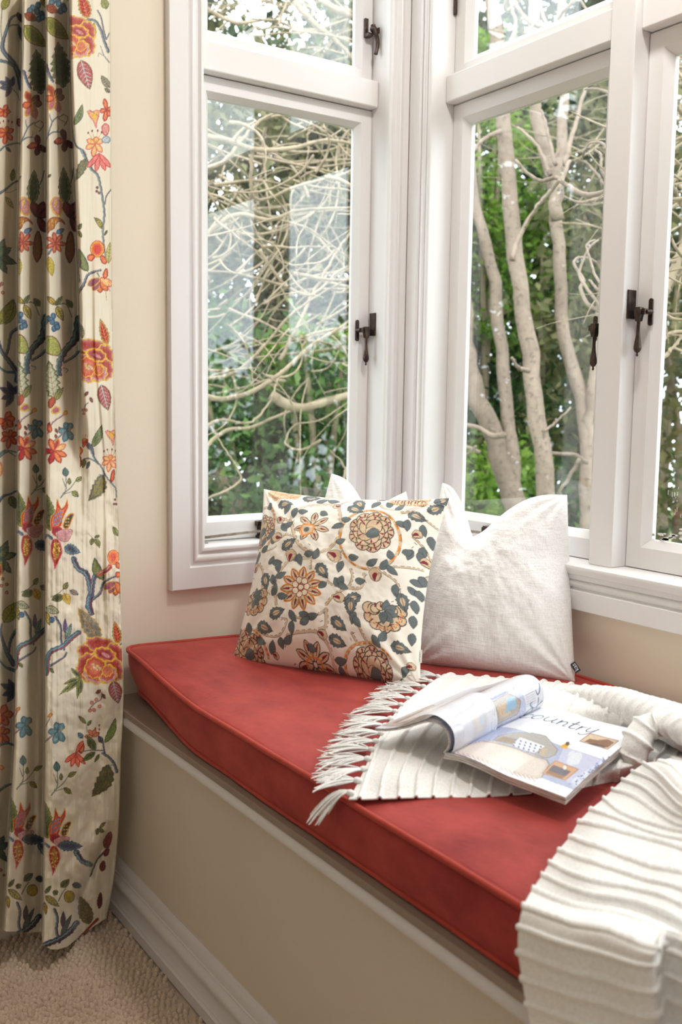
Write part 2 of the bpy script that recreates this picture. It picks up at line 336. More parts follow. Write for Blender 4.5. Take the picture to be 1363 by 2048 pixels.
# window_2: the long front window, seven lights
w2 = tag(empty('window_2', (XC, 1.855, SILL)), kind='structure')
UB0, UB1 = -1.855, -LIGHTS_B[-1][1]
m = MB(TB); m.ring((UB0, UB1, SILL-.016, FTOP), CAS, (.915, 1, .93, 1)); m.build('casing', WHITE, w2, autosm=True)
lining(TB, w2, UB0, UB1, SILL, FTOP)
m = MB(TB)
pf = [(.115, SILL-.03), (.115, SILL), (-.004, SILL), (-.0065, SILL-.0015), (-.0075, SILL-.005), (-.0065, SILL-.009), (-.003, SILL-.0185), (.002, SILL-.021), (.002, SILL-.03)]
m.prism(pf, 0, UB0, UB1); m.build('sill', WHITE, w2, autosm=True)
for k, (ya, yb_) in enumerate(LIGHTS_B):
    a, b = -ya, -yb_
    MB(TB).box(a+.0005, b-.0005, .048, .105, TR0, TR1).build('transom', WHITE, w2, bevel=.004, seg=3)
    if k < len(LIGHTS_B)-1: MB(TB).box(b, b+.059, .032, .105, SILL, FTOP).build('mullion_post', WHITE, w2, bevel=.0025, seg=2)
    s = sash(TB, w2, (a+.001, b-.001, SILL+.0015, TR0-.002), (.0355, .035, .0435, .034), .0145)
    sash(TB, w2, (a+.001, b-.001, TR1+.001, FTOP-.002), (.0355, .035, .024, .034), .0145, name='fanlight_sash')
    if k == 0:
        q = on(0, XC+.053, 1188, 668); handle(TB, s, w2, -q[1], q[2]+.012, -1, -q[1]-.015, (b, b-.0045))
        q = on(0, XC+.06, 976, 1066); m = MB(TB); uu = -q[1]
        m.box(uu-.014, uu+.012, .050, .073, SILL+.022, SILL+.036); m.box(uu-.006, uu+.016, .046, .07, SILL+.034, SILL+.040); m.box(uu-.020, uu+.004, .055, .073, SILL+.014, SILL+.023); m.build('stay_bracket', BRONZE, s, bevel=.001, seg=1)
        MB(TB).tube([(uu, .06, SILL+.022), (uu-.12, .055, SILL+.018)], .0042, 4).build('casement_stay', NICKEL, w2)
    if k == 1:
        q = on(0, XC+.053, 1277, 628); handle(TB, s, w2, -q[1], q[2]+.004, 1, -q[1]+.013, (a, a+.0045))
        # dried drips of paint low on the pane
        g = MB(TB); rr = random.Random(4)
        for _ in range(26):
            q = on(0, XC+.0895, rr.gauss(1338, 16), rr.gauss(1074, 5)); r = rr.uniform(.001, .0042); uu, vv = -q[1], q[2]
            g.prism([(uu+r*1.7*math.cos(t)*rr.uniform(.7, 1.2), vv+r*.8*math.sin(t)*rr.uniform(.7, 1.2)) for t in np.arange(9)*.698], 1, .0890, .0896)
        for _ in range(16):
            q = on(0, XC+.0895, rr.gauss(1352, 7), rr.uniform(958, 1030)); uu, vv = -q[1], q[2]; L = rr.uniform(.002, .012); g.box(uu, uu+.0008, .0890, .0894, vv-L, vv)
        g.build('paint_drips', WHITE, s)
m = MB(TB); m.box(-1.853, -1.848, .064, .072, 2.005, 2.10); m.build('fanlight_stay', BRONZE, w2, bevel=.001)

# ---------------------------------------------------------------- bench under the window
BX = .7227
bench = tag(empty('window_bench', (BX, 0, 0)), 'long cream-painted window seat bench with white mouldings under the red cushion', 'bench')
MB().box(BX+.022, BX+.04, -1.2, YW, 0, .455).build('front_panel', BENCHP, bench)
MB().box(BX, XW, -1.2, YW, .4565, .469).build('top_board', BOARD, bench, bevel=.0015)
m = MB()
pf = [(.030, .4565), (.0035, .4565), (.002, .4525), (-.0005, .4475), (-.002, .4425), (-.0008, .4385), (.0035, .4365), (.0035, .4345), (.009, .4305), (.0135, .4265), (.016, .4235), (.020, .4215), (.030, .4205)]
m.prism([(BX+a, z) for a, z in pf], 1, -1.2, YW); m.build('rail_moulding', SKIRT, bench, autosm=True)
m = MB()
pf = [(.03, 0), (0, 0), (0, .0215), (.003, .0235), (.0045, .026), (.0045, .0275), (.0065, .030), (.0085, .048), (.0085, .055), (.0065, .060), (.0035, .068), (.0045, .075), (.0085, .080), (.0105, .082), (.0115, .085), (.0105, .0875), (.0125, .0895), (.0128, .100), (.0155, .108), (.0195, .112), (.0205, .1145), (.03, .1145)]
m.prism([(BX+a, z) for a, z in pf], 1, -1.2, YW); m.build('skirting', SKIRT, bench, autosm=True)
MB().box(BX+.04, XW, -1.2, -1.185, 0, .455).build('end_panel', BENCHP, bench)
# ---------------------------------------------------------------- garden
def barkmat(name, a, b, sc=1):
    m = Mat(name).set(Roughness=.85); v = m.coord(); n = m.noise(9*sc, 5, .6, vec=v, stretch=(1, 1, .35)); k = m.noise(42*sc, 4, .6, vec=v)
    m.color(m.mix(m.ramp(k, [(.54, (0, 0, 0)), (.70, (.7, .7, .7))]), m.ramp(n, [(.3, a), (.7, b)]), [x*.6 for x in a])); m.bump(k, .5, .01); return m.m
BARK = barkmat('pale_bark', (112, 99, 87), (148, 133, 118))
TWIG = barkmat('bare_twig_bark', (120, 108, 88), (160, 146, 122), .6)
def leafmat(name, cols, trans=.35):
    cols = [[v*.86 for v in c] for c in cols]; m = Mat(name).set(Roughness=.5, Specular_IOR_Level=.35)
    g = m.n('NewGeometry'); c = m.ramp(g.outputs['Random Per Island'], [(i/(len(cols)-1), k) for i, k in enumerate(cols)])
    m.color(c); t = m.n('BsdfTranslucent'); m.l(c, t.inputs[0]); mx = m.n('MixShader'); mx.inputs[0].default_value = trans
    m.l(m.b.outputs[0], mx.inputs[1]); m.l(t.outputs[0], mx.inputs[2]); m.l(mx.outputs[0], m.out.inputs[0]); return m.m
LEAF_D = leafmat('dark_evergreen_leaf', [(20, 40, 24), (38, 66, 34), (58, 90, 44), (30, 56, 36), (84, 116, 62)])
LEAF_M = leafmat('shrub_leaf', [(48, 84, 40), (78, 118, 54), (110, 150, 74), (60, 100, 60), (140, 172, 100)])
LEAF_L = leafmat('bright_leaf', [(104, 150, 44), (136, 180, 60), (164, 200, 88), (90, 136, 50)], .5)
LEAF_O = leafmat('olive_leaf', [(92, 100, 56), (126, 128, 78), (74, 88, 46), (150, 146, 98)])
PINK = leafmat('pink_blossom_petal', [(226, 128, 120), (240, 160, 150), (214, 104, 100)])
def leaves(rng, P, size, aspect=.5, droop=.3):
    """one folded leaf of two triangles per point"""
    n = len(P); d = rng.normal(0, 1, (n, 3)); d[:, 2] -= droop; d /= np.linalg.norm(d, axis=1)[:, None]
    e = np.cross(d, rng.normal(0, 1, (n, 3))); e /= np.linalg.norm(e, axis=1)[:, None]; nn = np.cross(d, e)
    L = (size*rng.uniform(.6, 1.35, n))[:, None]
    V = np.stack([P, P+d*L*.45+e*L*aspect*.5+nn*L*.1, P+d*L, P+d*L*.45-e*L*aspect*.5+nn*L*.1], 1).reshape(-1, 3)
    b = (np.arange(n)*4)[:, None]; F = np.concatenate([b+np.array([[0, 1, 2]]), b+np.array([[0, 2, 3]])], 0)
    return V, F
def clumps(rng, c, r, n, k, cr_):
    """k clumps inside the ellipsoid (c, r), n points gathered round them"""
    q = rng.normal(0, 1, (k, 3)); q /= np.linalg.norm(q, axis=1)[:, None]; q *= rng.uniform(.25, 1, (k, 1))**.5
    C = np.array(c)+q*np.array(r); idx = rng.integers(0, k, n); w = cr_*rng.uniform(.5, 1.4, k)
    return C[idx]+rng.normal(0, 1, (n, 3))*w[idx][:, None]*.55
def plant(name, label, cat, group, c, r, n, k, cr_, size, mat, seed, trunk=None, root_z=-.9):
    rng = np.random.default_rng(seed); t = tag(empty(name, (c[0], c[1], root_z)), label, cat, group)
    V, F = leaves(rng, clumps(rng, c, r, n, k, cr_), size)
    link_mesh('foliage', np_mesh('foliage', V, F, False), mat, t)
    m = MB(); rr = random.Random(seed); top = c[2]+r[2]*.2
    for j in range(4):
        e = Vector((c[0]+rr.uniform(-.6, .6)*r[0], c[1]+rr.uniform(-.6, .6)*r[1], top+rr.uniform(-.3, .4)*r[2]))
        P = crv([(c[0]+rr.uniform(-.05, .05), c[1]+rr.uniform(-.05, .05), root_z-.02), (c[0]+.15*rr.uniform(-1, 1)*r[0], c[1], (root_z+top)/2), e], 10)
        m.tube(P, list(np.linspace(.05, .012, 10)), 6)
    m.build('stem', TWIG, t, smooth=True); return t
GR = Mat('garden_ground').set(Roughness=.95); GR.color(GR.ramp(GR.noise(5, 6), [(.3, (70, 76, 44)), (.6, (110, 120, 66)), (.8, (134, 116, 86))])); GR.bump(GR.noise(30, 4), .6, .02)
bm_ = MB(); bm_.box(XW+.3, 16, -8, 16, -1.1, -.9); bm_.box(-6, XW+.3, YW+.3, 16, -1.1, -.9)
tag(bm_.build('garden_ground', GR.m), kind='structure')

G1 = 'trees and shrubs in the garden outside'
def W(px, py, d): p = far(px, py, d); return (float(p[0]), float(p[1]), float(p[2]))
# shrubs seen through the side window
plant('evergreen_tree', 'dark dense evergreen filling the back of the side window', 'tree', None, W(590, 520, 7.6), (1.9, 1.2, 1.7), 19000, 170, .36, .095, LEAF_D, 11)
plant('evergreen_hedge', 'dark green hedge low behind the side window', 'hedge', None, W(560, 960, 6.4), (1.8, .9, 1.0), 13000, 130, .26, .085, LEAF_D, 12)
plant('leafy_shrub', 'mid green leafy shrub low outside the side window', 'shrub', None, W(520, 900, 5.3), (1.0, .6, .75), 8200, 90, .17, .062, LEAF_M, 13)
plant('leafy_shrub', 'yellow green sprig of shrub by the right edge of the side window', 'shrub', None, W(640, 740, 5.0), (.34, .3, .22), 700, 16, .09, .06, LEAF_L, 14)
plant('thin_tree', 'thin olive tree crown against the sky above the side window', 'tree', None, W(560, 40, 8.0), (1.6, 1.0, .8), 5200, 80, .2, .085, LEAF_O, 15)
plant('olive_shrub', 'olive brown shrub tangled behind the bare branches', 'shrub', None, W(560, 420, 6.2), (1.2, .6, .9), 7000, 90, .2, .075, LEAF_O, 16)
# trees seen through the front window
plant('conifer', 'dark conifer with small sky gaps behind the pale trunks', 'tree', None, W(1090, 480, 9.5), (1.9, 1.6, 2.3), 11500, 150, .36, .105, LEAF_D, 21)
plant('conifer', 'dark evergreen close behind the trunk nearest the first window post', 'tree', None, W(1185, 330, 7.8), (.75, .8, 1.5), 6000, 70, .28, .085, LEAF_D, 22)
plant('broadleaf_tree', 'sunny green leaves beside the leftmost pale trunk', 'tree', None, W(975, 400, 7.0), (.5, .4, 1.1), 5200, 60, .14, .06, LEAF_L, 23)
plant('broadleaf_tree', 'bright green leaves low between the pale trunks', 'tree', None, W(1090, 800, 8.0), (.85, .6, .95), 8200, 90, .17, .066, LEAF_M, 24)
plant('leafy_shrub', 'lime green shrub at the foot of the pale trunks', 'shrub', None, W(960, 970, 5.6), (.42, .35, .26), 1400, 30, .1, .06, LEAF_L, 25)
plant('leafy_shrub', 'green undergrowth behind the feet of the pale trunks', 'shrub', None, W(1080, 1010, 7.2), (1.3, .8, .75), 7500, 90, .22, .08, LEAF_M, 26)
plant('broadleaf_tree', 'bright leaves halfway up between the second and third trunk', 'tree', None, W(1085, 560, 7.0), (.3, .3, .3), 800, 14, .11, .065, LEAF_L, 27)
plant('evergreen_shrub', 'olive and green bushes outside the rightmost window light', 'shrub', None, W(1350, 560, 6.4), (1.0, .9, 1.9), 7000, 110, .26, .085, LEAF_O, 28)
plant('flowering_shrub', 'pink flowering bush seen between the pale trunks', 'shrub', None, W(1042, 820, 9.0), (.3, .25, .14), 420, 14, .08, .07, PINK, 29)
plant('evergreen_hedge', 'tall evergreen hedge outside beyond the frame on the right', 'hedge', None, (6.6, 1.2, .1), (1.2, 3.2, 1.1), 9000, 150, .45, .13, LEAF_D, 30)

plant('evergreen_hedge', 'unseen dark hedge added beyond the curtain side of the side window', 'hedge', None, (-1.2, 6.2, 1.6), (3.4, 1.0, 2.4), 16000, 220, .5, .20, LEAF_D, 31)  # added out of view to block the sky mirrored in the front panes
plant('conifer', 'dark conifer top filling the front window fanlight', 'tree', None, W(1090, 40, 8.6), (1.5, 1.2, 1.1), 9000, 100, .3, .095, LEAF_D, 32)
plant('evergreen_hedge', 'high hedge along the side of the garden, mirrored in the side window', 'hedge', None, (5.2, -5.2, .3), (2.8, 2.6, 1.45), 9000, 150, .45, .15, LEAF_M, 33)
plant('evergreen_tree', 'tall evergreens across the garden beyond the right edge of the view', 'tree', None, (8.2, 1.2, 1.5), (1.1, 3.0, 2.5), 17000, 230, .5, .17, LEAF_M, 34)
# pale trunks: three trees, limbs traced at their real distance
def limb(pts, d, r0, r1, m, n=26, wob=.01, seg=10, rng=random.Random(5)):
    P = crv([far(x, y, d+(k*.05)) for k, (x, y) in enumerate(pts)], n)
    P = [Vector(p)+Vector((rng.uniform(-wob, wob), rng.uniform(-wob, wob), 0)) for p in P]
    m.tube(P, [r0+(r1-r0)*i/(n-1)+rng.uniform(-.04, .04)*r0 for i in range(n)], seg)
def tree(label, limbs, twigs, root):
    t = tag(empty('pale_barked_tree', root), label, 'tree')
    for i, (pts, d, a, b) in enumerate(limbs):
        m = MB(); limb(pts, d, a, b, m); m.build('trunk' if i == 0 else 'limb', BARK, t, smooth=True)
    for pts, d, a, b in twigs:
        m = MB(); limb(pts, d, a, b, m, 16, .004, 7); m.build('branch', BARK, t, smooth=True)
tree('forked pale tree whose two limbs spread at the left of the front window',
     [([(1060, 1330), (1035, 1060), (1005, 930), (962, 815), (938, 720), (925, 600), (915, 430)], 4.6, .062, .034), ([(1052, 1120), (1036, 1020), (1026, 950), (1021, 880), (1009, 800), (1004, 700), (990, 580), (968, 470), (946, 380), (930, 250)], 4.58, .042, .024)],
     [([(1010, 870), (985, 872), (955, 855), (920, 848)], 4.5, .016, .009), ([(960, 905), (930, 893), (905, 895)], 4.5, .009, .005), ([(952, 892), (925, 915), (900, 935)], 4.5, .006, .003), ([(940, 310), (965, 280), (1000, 262)], 4.5, .007, .012)], W(1060, 1330, 4.6))
tree('tall straight pale trunk standing in the middle of the front window',
     [([(1125, 1330), (1103, 1080), (1092, 980), (1079, 880), (1066, 780), (1055, 690), (1040, 600), (1030, 480), (1019, 380), (1010, 260), (996, 140), (985, 20), (976, -90)], 4.2, .044, .034)],
     [([(1022, 715), (1035, 735), (1056, 742)], 4.15, .006, .012), ([(1022, 520), (1040, 470), (1068, 420), (1100, 380)], 4.0, .012, .006), ([(1000, 120), (1030, 60), (1020, 0)], 4.1, .012, .006)], W(1125, 1330, 4.2))
tree('forking pale tree leaning in from behind the first window post',
     [([(1175, 1330), (1174, 1100), (1173, 980), (1172, 880), (1165, 810), (1143, 735), (1124, 650), (1119, 560), (1114, 470), (1104, 385), (1088, 300), (1070, 220), (1066, 90), (1072, -60)], 4.4, .034, .03), ([(1112, 440), (1112, 360), (1122, 300), (1128, 190), (1122, 60), (1118, -60)], 4.4, .03, .018), ([(1176, 1100), (1178, 960), (1176, 840), (1190, 730), (1205, 600), (1215, 480)], 4.45, .03, .022)],
     [([(1090, 905), (1120, 908), (1150, 910), (1172, 925)], 4.3, .008, .010), ([(1158, 918), (1140, 950), (1118, 985), (1100, 1010)], 4.2, .009, .006), ([(1128, 330), (1150, 250), (1170, 175)], 4.3, .012, .008), ([(1100, 350), (1072, 290), (1035, 255)], 4.3, .010, .006), ([(1086, 862), (1110, 845), (1140, 815)], 4.3, .007, .005), ([(1110, 330), (1095, 270), (1083, 220)], 4.3, .010, .006), ([(1118, 380), (1130, 340), (1138, 322)], 4.2, .012, .008)], W(1175, 1330, 4.4))
# bare climbing branches close to the front window
t = tag(empty('bare_branch_tree', W(1235, 1330, 3.0)), 'bare curling pale twigs crossing the right of the front window', 'branch')
for pts, r in [([(1260, 350), (1205, 385), (1165, 388), (1130, 368), (1110, 355), (1080, 362), (1052, 345), (1030, 320)], .009), ([(1215, 392), (1190, 400), (1160, 405), (1135, 396)], .006), ([(1255, 380), (1210, 370), (1195, 350), (1168, 322)], .006), ([(1245, 420), (1206, 350), (1200, 310), (1190, 300)], .006),
               ([(1240, 640), (1196, 620), (1172, 605), (1160, 575), (1168, 560), (1148, 530), (1155, 515), (1185, 520), (1205, 545)], .007), ([(1235, 660), (1190, 600), (1168, 570), (1158, 545), (1175, 500), (1195, 480)], .006), ([(1230, 600), (1195, 560), (1180, 520), (1172, 490), (1188, 480)], .005), ([(1240, 625), (1200, 585), (1178, 560)], .006), ([(1215, 300), (1200, 285), (1175, 290), (1162, 320)], .005), ([(1118, 360), (1095, 390), (1070, 420), (1050, 455)], .006),
               ([(1130, 60), (1090, 55), (1060, 45), (1035, 15), (1020, -20)], .009), ([(1125, 80), (1098, 60), (1082, 20), (1078, -20)], .007), ([(1065, 95), (1060, 60), (1075, 40)], .006), ([(1215, 60), (1180, 30), (1160, 0)], .006), ([(1150, 0), (1120, 30), (1115, 60), (1135, 50)], .006), ([(1015, -20), (1010, 20), (1030, 8)], .006), ([(1250, 200), (1200, 180), (1170, 178)], .006)]:
    m = MB(); limb(pts, 3.0, r, r*.6, m, 22, .002, 7); m.build('branch', BARK, t, smooth=True)
# the tangle of bare branches outside the side window
def tangle(name, label, majors, box_, dist, n, seed, rad=(.003, .009), mat=None, root=None, wander=.45):
    rr = random.Random(seed); t = tag(empty(name, root or W(box_[0], 1300, dist[0])), label, 'branch')
    for pts, d, a in majors:
        m = MB(); limb(pts, d, a, a*.45, m, 30, .004, 8); m.build('branch', TWIG, t, smooth=True)
    m = MB()
    for _ in range(n):
        x, y = rr.uniform(box_[0], box_[2]), rr.uniform(box_[1], box_[3]); an = rr.choice([rr.gauss(.25, .5), rr.gauss(math.pi-.35, .5), rr.gauss(-.3, .6)]); L = rr.uniform(14, 42); d = rr.uniform(*dist); P = []; cur = rr.gauss(0, .16)
        for k in range(8):
            P.append(far(x, y, d)); x += L*math.cos(an); y += L*math.sin(an); an += cur+rr.gauss(0, wander*.3); d += rr.gauss(0, .04)
        r = rr.uniform(*rad); m.tube(crv(P, 22), [r*(1-.75*k/21) for k in range(22)], 5, False)
    tag(m.build('twigs', TWIG, t, smooth=True), kind='stuff')
tangle('bare_branch_tangle', 'dense tangle of bare pale branches outside the side window',
       [([(400, 790), (450, 798), (520, 775), (580, 730), (630, 685), (700, 640), (760, 560)], 3.6, .011), ([(400, 905), (450, 862), (500, 855), (560, 830), (640, 800), (720, 780)], 4.2, .010), ([(540, 790), (590, 815), (640, 808), (700, 790), (760, 775)], 4.0, .022),
        ([(400, 760), (470, 745), (530, 690), (570, 640), (620, 600), (690, 560)], 3.8, .008), ([(400, 480), (470, 430), (540, 440), (600, 420), (720, 415)], 3.7, .010), ([(400, 270), (450, 280), (520, 300), (590, 295), (650, 280), (720, 290)], 3.7, .012),
        ([(500, 385), (505, 420), (560, 440), (620, 460), (700, 520)], 3.9, .008), ([(400, 860), (440, 840), (500, 845), (540, 800), (560, 740)], 3.6, .007), ([(410, 1000), (480, 960), (450, 900), (420, 850)], 4.4, .006),
        ([(700, 930), (670, 990), (690, 940), (660, 900)], 4.0, .007), ([(640, 880), (600, 900), (570, 885), (590, 850), (640, 840), (700, 800)], 4.0, .006), ([(520, 500), (560, 560), (620, 590), (680, 540), (720, 530)], 3.8, .008),
        ([(400, 340), (450, 320), (500, 260), (540, 230), (620, 200)], 3.8, .009), ([(505, 300), (500, 360), (520, 400), (600, 370), (680, 350), (720, 330)], 3.8, .008), ([(560, 720), (600, 640), (640, 560), (690, 480), (740, 430)], 4.1, .009)],
       (380, 225, 740, 800), (3.6, 5.2), 190, 7)
tangle('bare_branch_tangle', 'thin bare twigs against the sky in the side window fanlight', [([(400, 10), (470, 45), (540, 40), (620, 60), (720, 30)], 5.0, .012), ([(560, -30), (620, 40), (680, 90), (730, 150)], 4.6, .016), ([(740, 20), (700, 30), (650, 5), (600, -20)], 4.6, .02)], (390, -60, 740, 120), (4.4, 6.2), 60, 8, (.002, .006))
tangle('bare_branch_tangle', 'pale interlaced branches outside the rightmost window light',
       [([(1330, 330), (1345, 380), (1370, 420)], 2.8, .012), ([(1322, 590), (1345, 540), (1370, 480), (1380, 430)], 2.9, .018), ([(1320, 680), (1345, 665), (1380, 662)], 2.7, .008), ([(1318, 720), (1340, 700), (1380, 650)], 2.7, .007), ([(1330, 150), (1350, 210), (1380, 240)], 2.8, .010), ([(1325, 250), (1350, 230), (1380, 180)], 2.9, .009)],
       (1300, 100, 1400, 700), (2.7, 4.0), 90, 9, (.002, .007))
tangle('bare_branch_tangle', 'sparse thin twigs among the trunks in the front window', [([(1190, 170), (1150, 150), (1120, 175)], 5.0, .007)], (1080, 150, 1215, 480), (4.6, 6.0), 26, 10, (.002, .006))
# ---------------------------------------------------------------- printed and embroidered cloth: painting on mesh vertices
def vnoise(x, y, seed=0):
    """smooth value noise, numpy"""
    def h(i, j):
        n = (i.astype(np.int64)*374761393+j.astype(np.int64)*668265263+seed*69069) & 0x7fffffff
        n = ((n ^ (n >> 13))*1274126177) & 0x7fffffff; return ((n ^ (n >> 16)) & 0xffff)/65535.
    xi, yi = np.floor(x), np.floor(y); fx, fy = x-xi, y-yi; fx = fx*fx*(3-2*fx); fy = fy*fy*(3-2*fy)
    a, b, c, d = h(xi, yi), h(xi+1, yi), h(xi, yi+1), h(xi+1, yi+1)
    return (a+(b-a)*fx)*(1-fy)+(c+(d-c)*fx)*fy
def fbm(x, y, o=4, seed=0):
    return sum(vnoise(x*2**k, y*2**k, seed+k)*.5**k for k in range(o))/sum(.5**k for k in range(o))
class Canvas:
    def __init__(s, U, V, base, T=None, sc=1., rag=.5):
        s.U, s.V = U, V; s.C = np.tile(lin(base), (len(V), len(U), 1)).astype(np.float32); s.T = T; s.sc = sc; s.clip = None; s.rag = rag; s.aa = .9
        X, Y = np.meshgrid(U, V); s.nz = (vnoise(X/sc*.9, Y/sc*.9, 5)-.5).astype(np.float32); s.nz2 = (vnoise(X/sc*.55, Y/sc*.55, 9)-.5).astype(np.float32)
    def pts(s, P):
        P = np.asarray(P, float).reshape(-1, 2); return s.T(P) if s.T else P
    def win(s, P, pad):
        x0, y0 = P.min(0)-pad; x1, y1 = P.max(0)+pad
        i0, i1 = np.searchsorted(s.U, [x0, x1]); j0, j1 = np.searchsorted(s.V, [y0, y1])
        if i1 <= i0 or j1 <= j0: return None
        X, Y = np.meshgrid(s.U[i0:i1], s.V[j0:j1]); return slice(j0, j1), slice(i0, i1), X, Y
    @staticmethod
    def segd(P, X, Y, closed):
        A = P; B = np.roll(P, -1, 0) if closed else P[1:]
        if not closed: A = P[:-1]
        best = np.full(X.shape, 1e9); par = np.zeros(X.shape); ins = np.zeros(X.shape, bool)
        for k in range(len(A)):
            ax, ay = A[k]; bx, by = B[k]; dx, dy = bx-ax, by-ay; L = dx*dx+dy*dy+1e-12
            t = np.clip(((X-ax)*dx+(Y-ay)*dy)/L, 0, 1); d = np.hypot(X-ax-t*dx, Y-ay-t*dy)
            m = d < best; best = np.where(m, d, best); par = np.where(m, k+t, par)
            if closed and abs(dy) > 1e-12: ins ^= ((ay > Y) != (by > Y)) & (X < dx*(Y-ay)/dy+ax)
        return best, par/max(len(A), 1), ins
    def put(s, w, a, col, shade=.14):
        sl, si, X, Y = w
        if s.clip is not None: a = a*s.clip(X, Y)
        c = np.asarray(col, np.float32)
        if c.ndim == 1: c = np.broadcast_to(c, a.shape+(3,))
        c = c*(1+shade*3.4*s.nz[sl, si][..., None]); s.C[sl, si] = s.C[sl, si]*(1-a[..., None])+c*a[..., None]
    def fill(s, P, bands, shade=.14, rag=None):
        P = s.pts(P); w = s.win(P, 2*s.sc)
        if w is None: return
        d, _, ins = s.segd(P, w[2], w[3], True); sd = np.where(ins, d, -d)/s.sc+s.nz2[w[0], w[1]]*(s.rag if rag is None else rag)*2
        if isinstance(bands, tuple): bands = [(0, bands)]
        c = np.tile(lin(bands[0][1]), sd.shape+(1,))
        for dp, col in bands[1:]: k = np.clip((sd-dp)/1.0+.5, 0, 1)[..., None]; c = c*(1-k)+lin(col)*k
        if s.T is None or s.rag < .8:
            st = vnoise(w[2]*1.05+31, w[3]*.42, 77); c = c*(1+.42*(st[..., None]-.5)); g_ = np.clip((vnoise(w[2]*.8, w[3]*.8+9, 55)-.74)*5, 0, .55)[..., None]*np.clip(sd-.8, 0, 1)[..., None]; c = c*(1-g_)+np.clip(c*1.9+lin((120, 96, 40))*.5, 0, .8)*g_
        s.put(w, np.clip(sd/s.aa+.5, 0, 1), c, shade)
    def stroke(s, P, w0, col, w1=None, shade=.12, dash=None):
        P = s.pts(P); w = s.win(P, (max(w0, w1 or 0)+2)*s.sc)
        if w is None or len(P) < 2: return
        w1 = w0 if w1 is None else w1; d, t, _ = s.segd(P, w[2], w[3], False)
        a = np.clip(((w0+(w1-w0)*t)*.5-d/s.sc+s.nz2[w[0], w[1]]*s.rag)/s.aa+.5, 0, 1)
        if dash: a = a*(np.sin(t*dash*2*math.pi) > -.2)
        s.put(w, a, lin(col), shade)
    def curve(s, P, w0, col, w1=None, n=None, **k): P = np.asarray(P, float); s.stroke(crv(P, n or 5*len(P)) if len(P) > 2 else P, w0, col, w1, **k)
    def disc(s, x, y, r, bands, ry=None, **k):
        a = np.arange(14)*2*math.pi/14; s.fill(np.stack([x+r*np.cos(a), y+(ry or r)*np.sin(a)], 1), bands, **k)
    def leaf(s, x0, y0, x1, y1, w, bands, vein=None, vw=.8, teeth=0, bend=0, nv=5, edge=None, deep=.3):
        a, b = np.array([x0, y0], float), np.array([x1, y1], float); L = np.hypot(*(b-a)); d = (b-a)/L; n = np.array([-d[1], d[0]])
        def c(t): return a+(b-a)*t+n*bend*math.sin(math.pi*t)
        m = max(9, teeth*3); R, Lf = [], []
        for k in range(m+1):
            t = k/m; h = w*.5*math.sin(math.pi*t**.82)**.85
            if teeth: ph = (t*teeth) % 1; h *= 1-deep*ph
            R.append(c(t)+n*h-d*(h*.18 if teeth else 0)); Lf.append(c(t)-n*h-d*(h*.18 if teeth else 0))
        P = np.array(R+Lf[::-1][1:-1]); s.fill(P, bands)
        if edge: s.stroke(np.vstack([P, P[:1]]), edge[0], edge[1])
        if vein:
            s.stroke([c(t) for t in np.linspace(0, .93, 8)], vw*1.25, vein, vw*.6)
            for k in range(1, nv+1):
                t = k/(nv+1.5); h = w*.5*math.sin(math.pi*t**.82)**.85*.72
                for sg in (-1, 1): s.stroke([c(t), c(t)+n*sg*h+d*h*.75], vw, vein, vw*.4)
    def petal(s, x, y, an, L, w, bands, r0=0, tip=.62, edge=None):
        d = np.array([math.cos(an), math.sin(an)]); n = np.array([-d[1], d[0]]); o = np.array([x, y])+d*r0
        pr = [(0, .12), (.2, .36), (tip, .5), (.84, .34), (1, 0), (.84, -.34), (tip, -.5), (.2, -.36), (0, -.12)]
        P = np.array([o+d*L*p+n*w*q for p, q in pr]); P = crv(np.vstack([P, P[:1]]), 26)[:-1]; s.fill(P, bands)
        if edge: s.stroke(np.vstack([P, P[:1]]), edge[0], edge[1])
    def branch(s, P, w0, w1=None, a=(74, 98, 118), b=(92, 44, 56), c=(128, 158, 166)):
        P = crv(P, 6*len(P)); w1 = w0 if w1 is None else w1; P = P+np.stack([np.sin(np.arange(len(P))*2.1), np.cos(np.arange(len(P))*2.7)], 1)*w0*.10
        s.stroke(P, w0, a, w1)
        if w0 > 2: s.stroke(P+np.array([w0*.30, w0*.12]), w0*.28, b, w1*.28); s.stroke(P-np.array([w0*.22, 0]), w0*.2, c, w1*.2)

# ---------------------------------------------------------------- curtain
CR, ORG, YEL, MAU, GRN, OLV, BLU, MAR, PNK = (168, 34, 30), (214, 104, 54), (222, 176, 54), (170, 104, 116), (62, 78, 48), (148, 144, 58), (62, 94, 120), (92, 30, 34), (206, 140, 132)
def pw(T):
    xs, ys = zip(*T); return lambda y: np.interp(y, xs, ys)
AB = pw([(-20, 46), (0, 45), (300, 40), (500, 36), (900, 35), (1200, 33), (1500, 28), (1700, 16), (1900, 6)])
BC = pw([(-20, 91), (300, 93), (600, 92), (1200, 90), (1500, 90), (1700, 87), (1900, 84)])
CD = pw([(-20, 137), (0, 138), (150, 141), (300, 147), (560, 157), (700, 161), (850, 163), (1000, 164), (1150, 162), (1900, 150)])
RE = pw([(-20, 219), (0, 219), (300, 221), (600, 223), (750, 226), (900, 231), (1200, 241), (1400, 246), (1500, 241), (1650, 236), (1750, 227), (1840, 212), (1900, 205)])
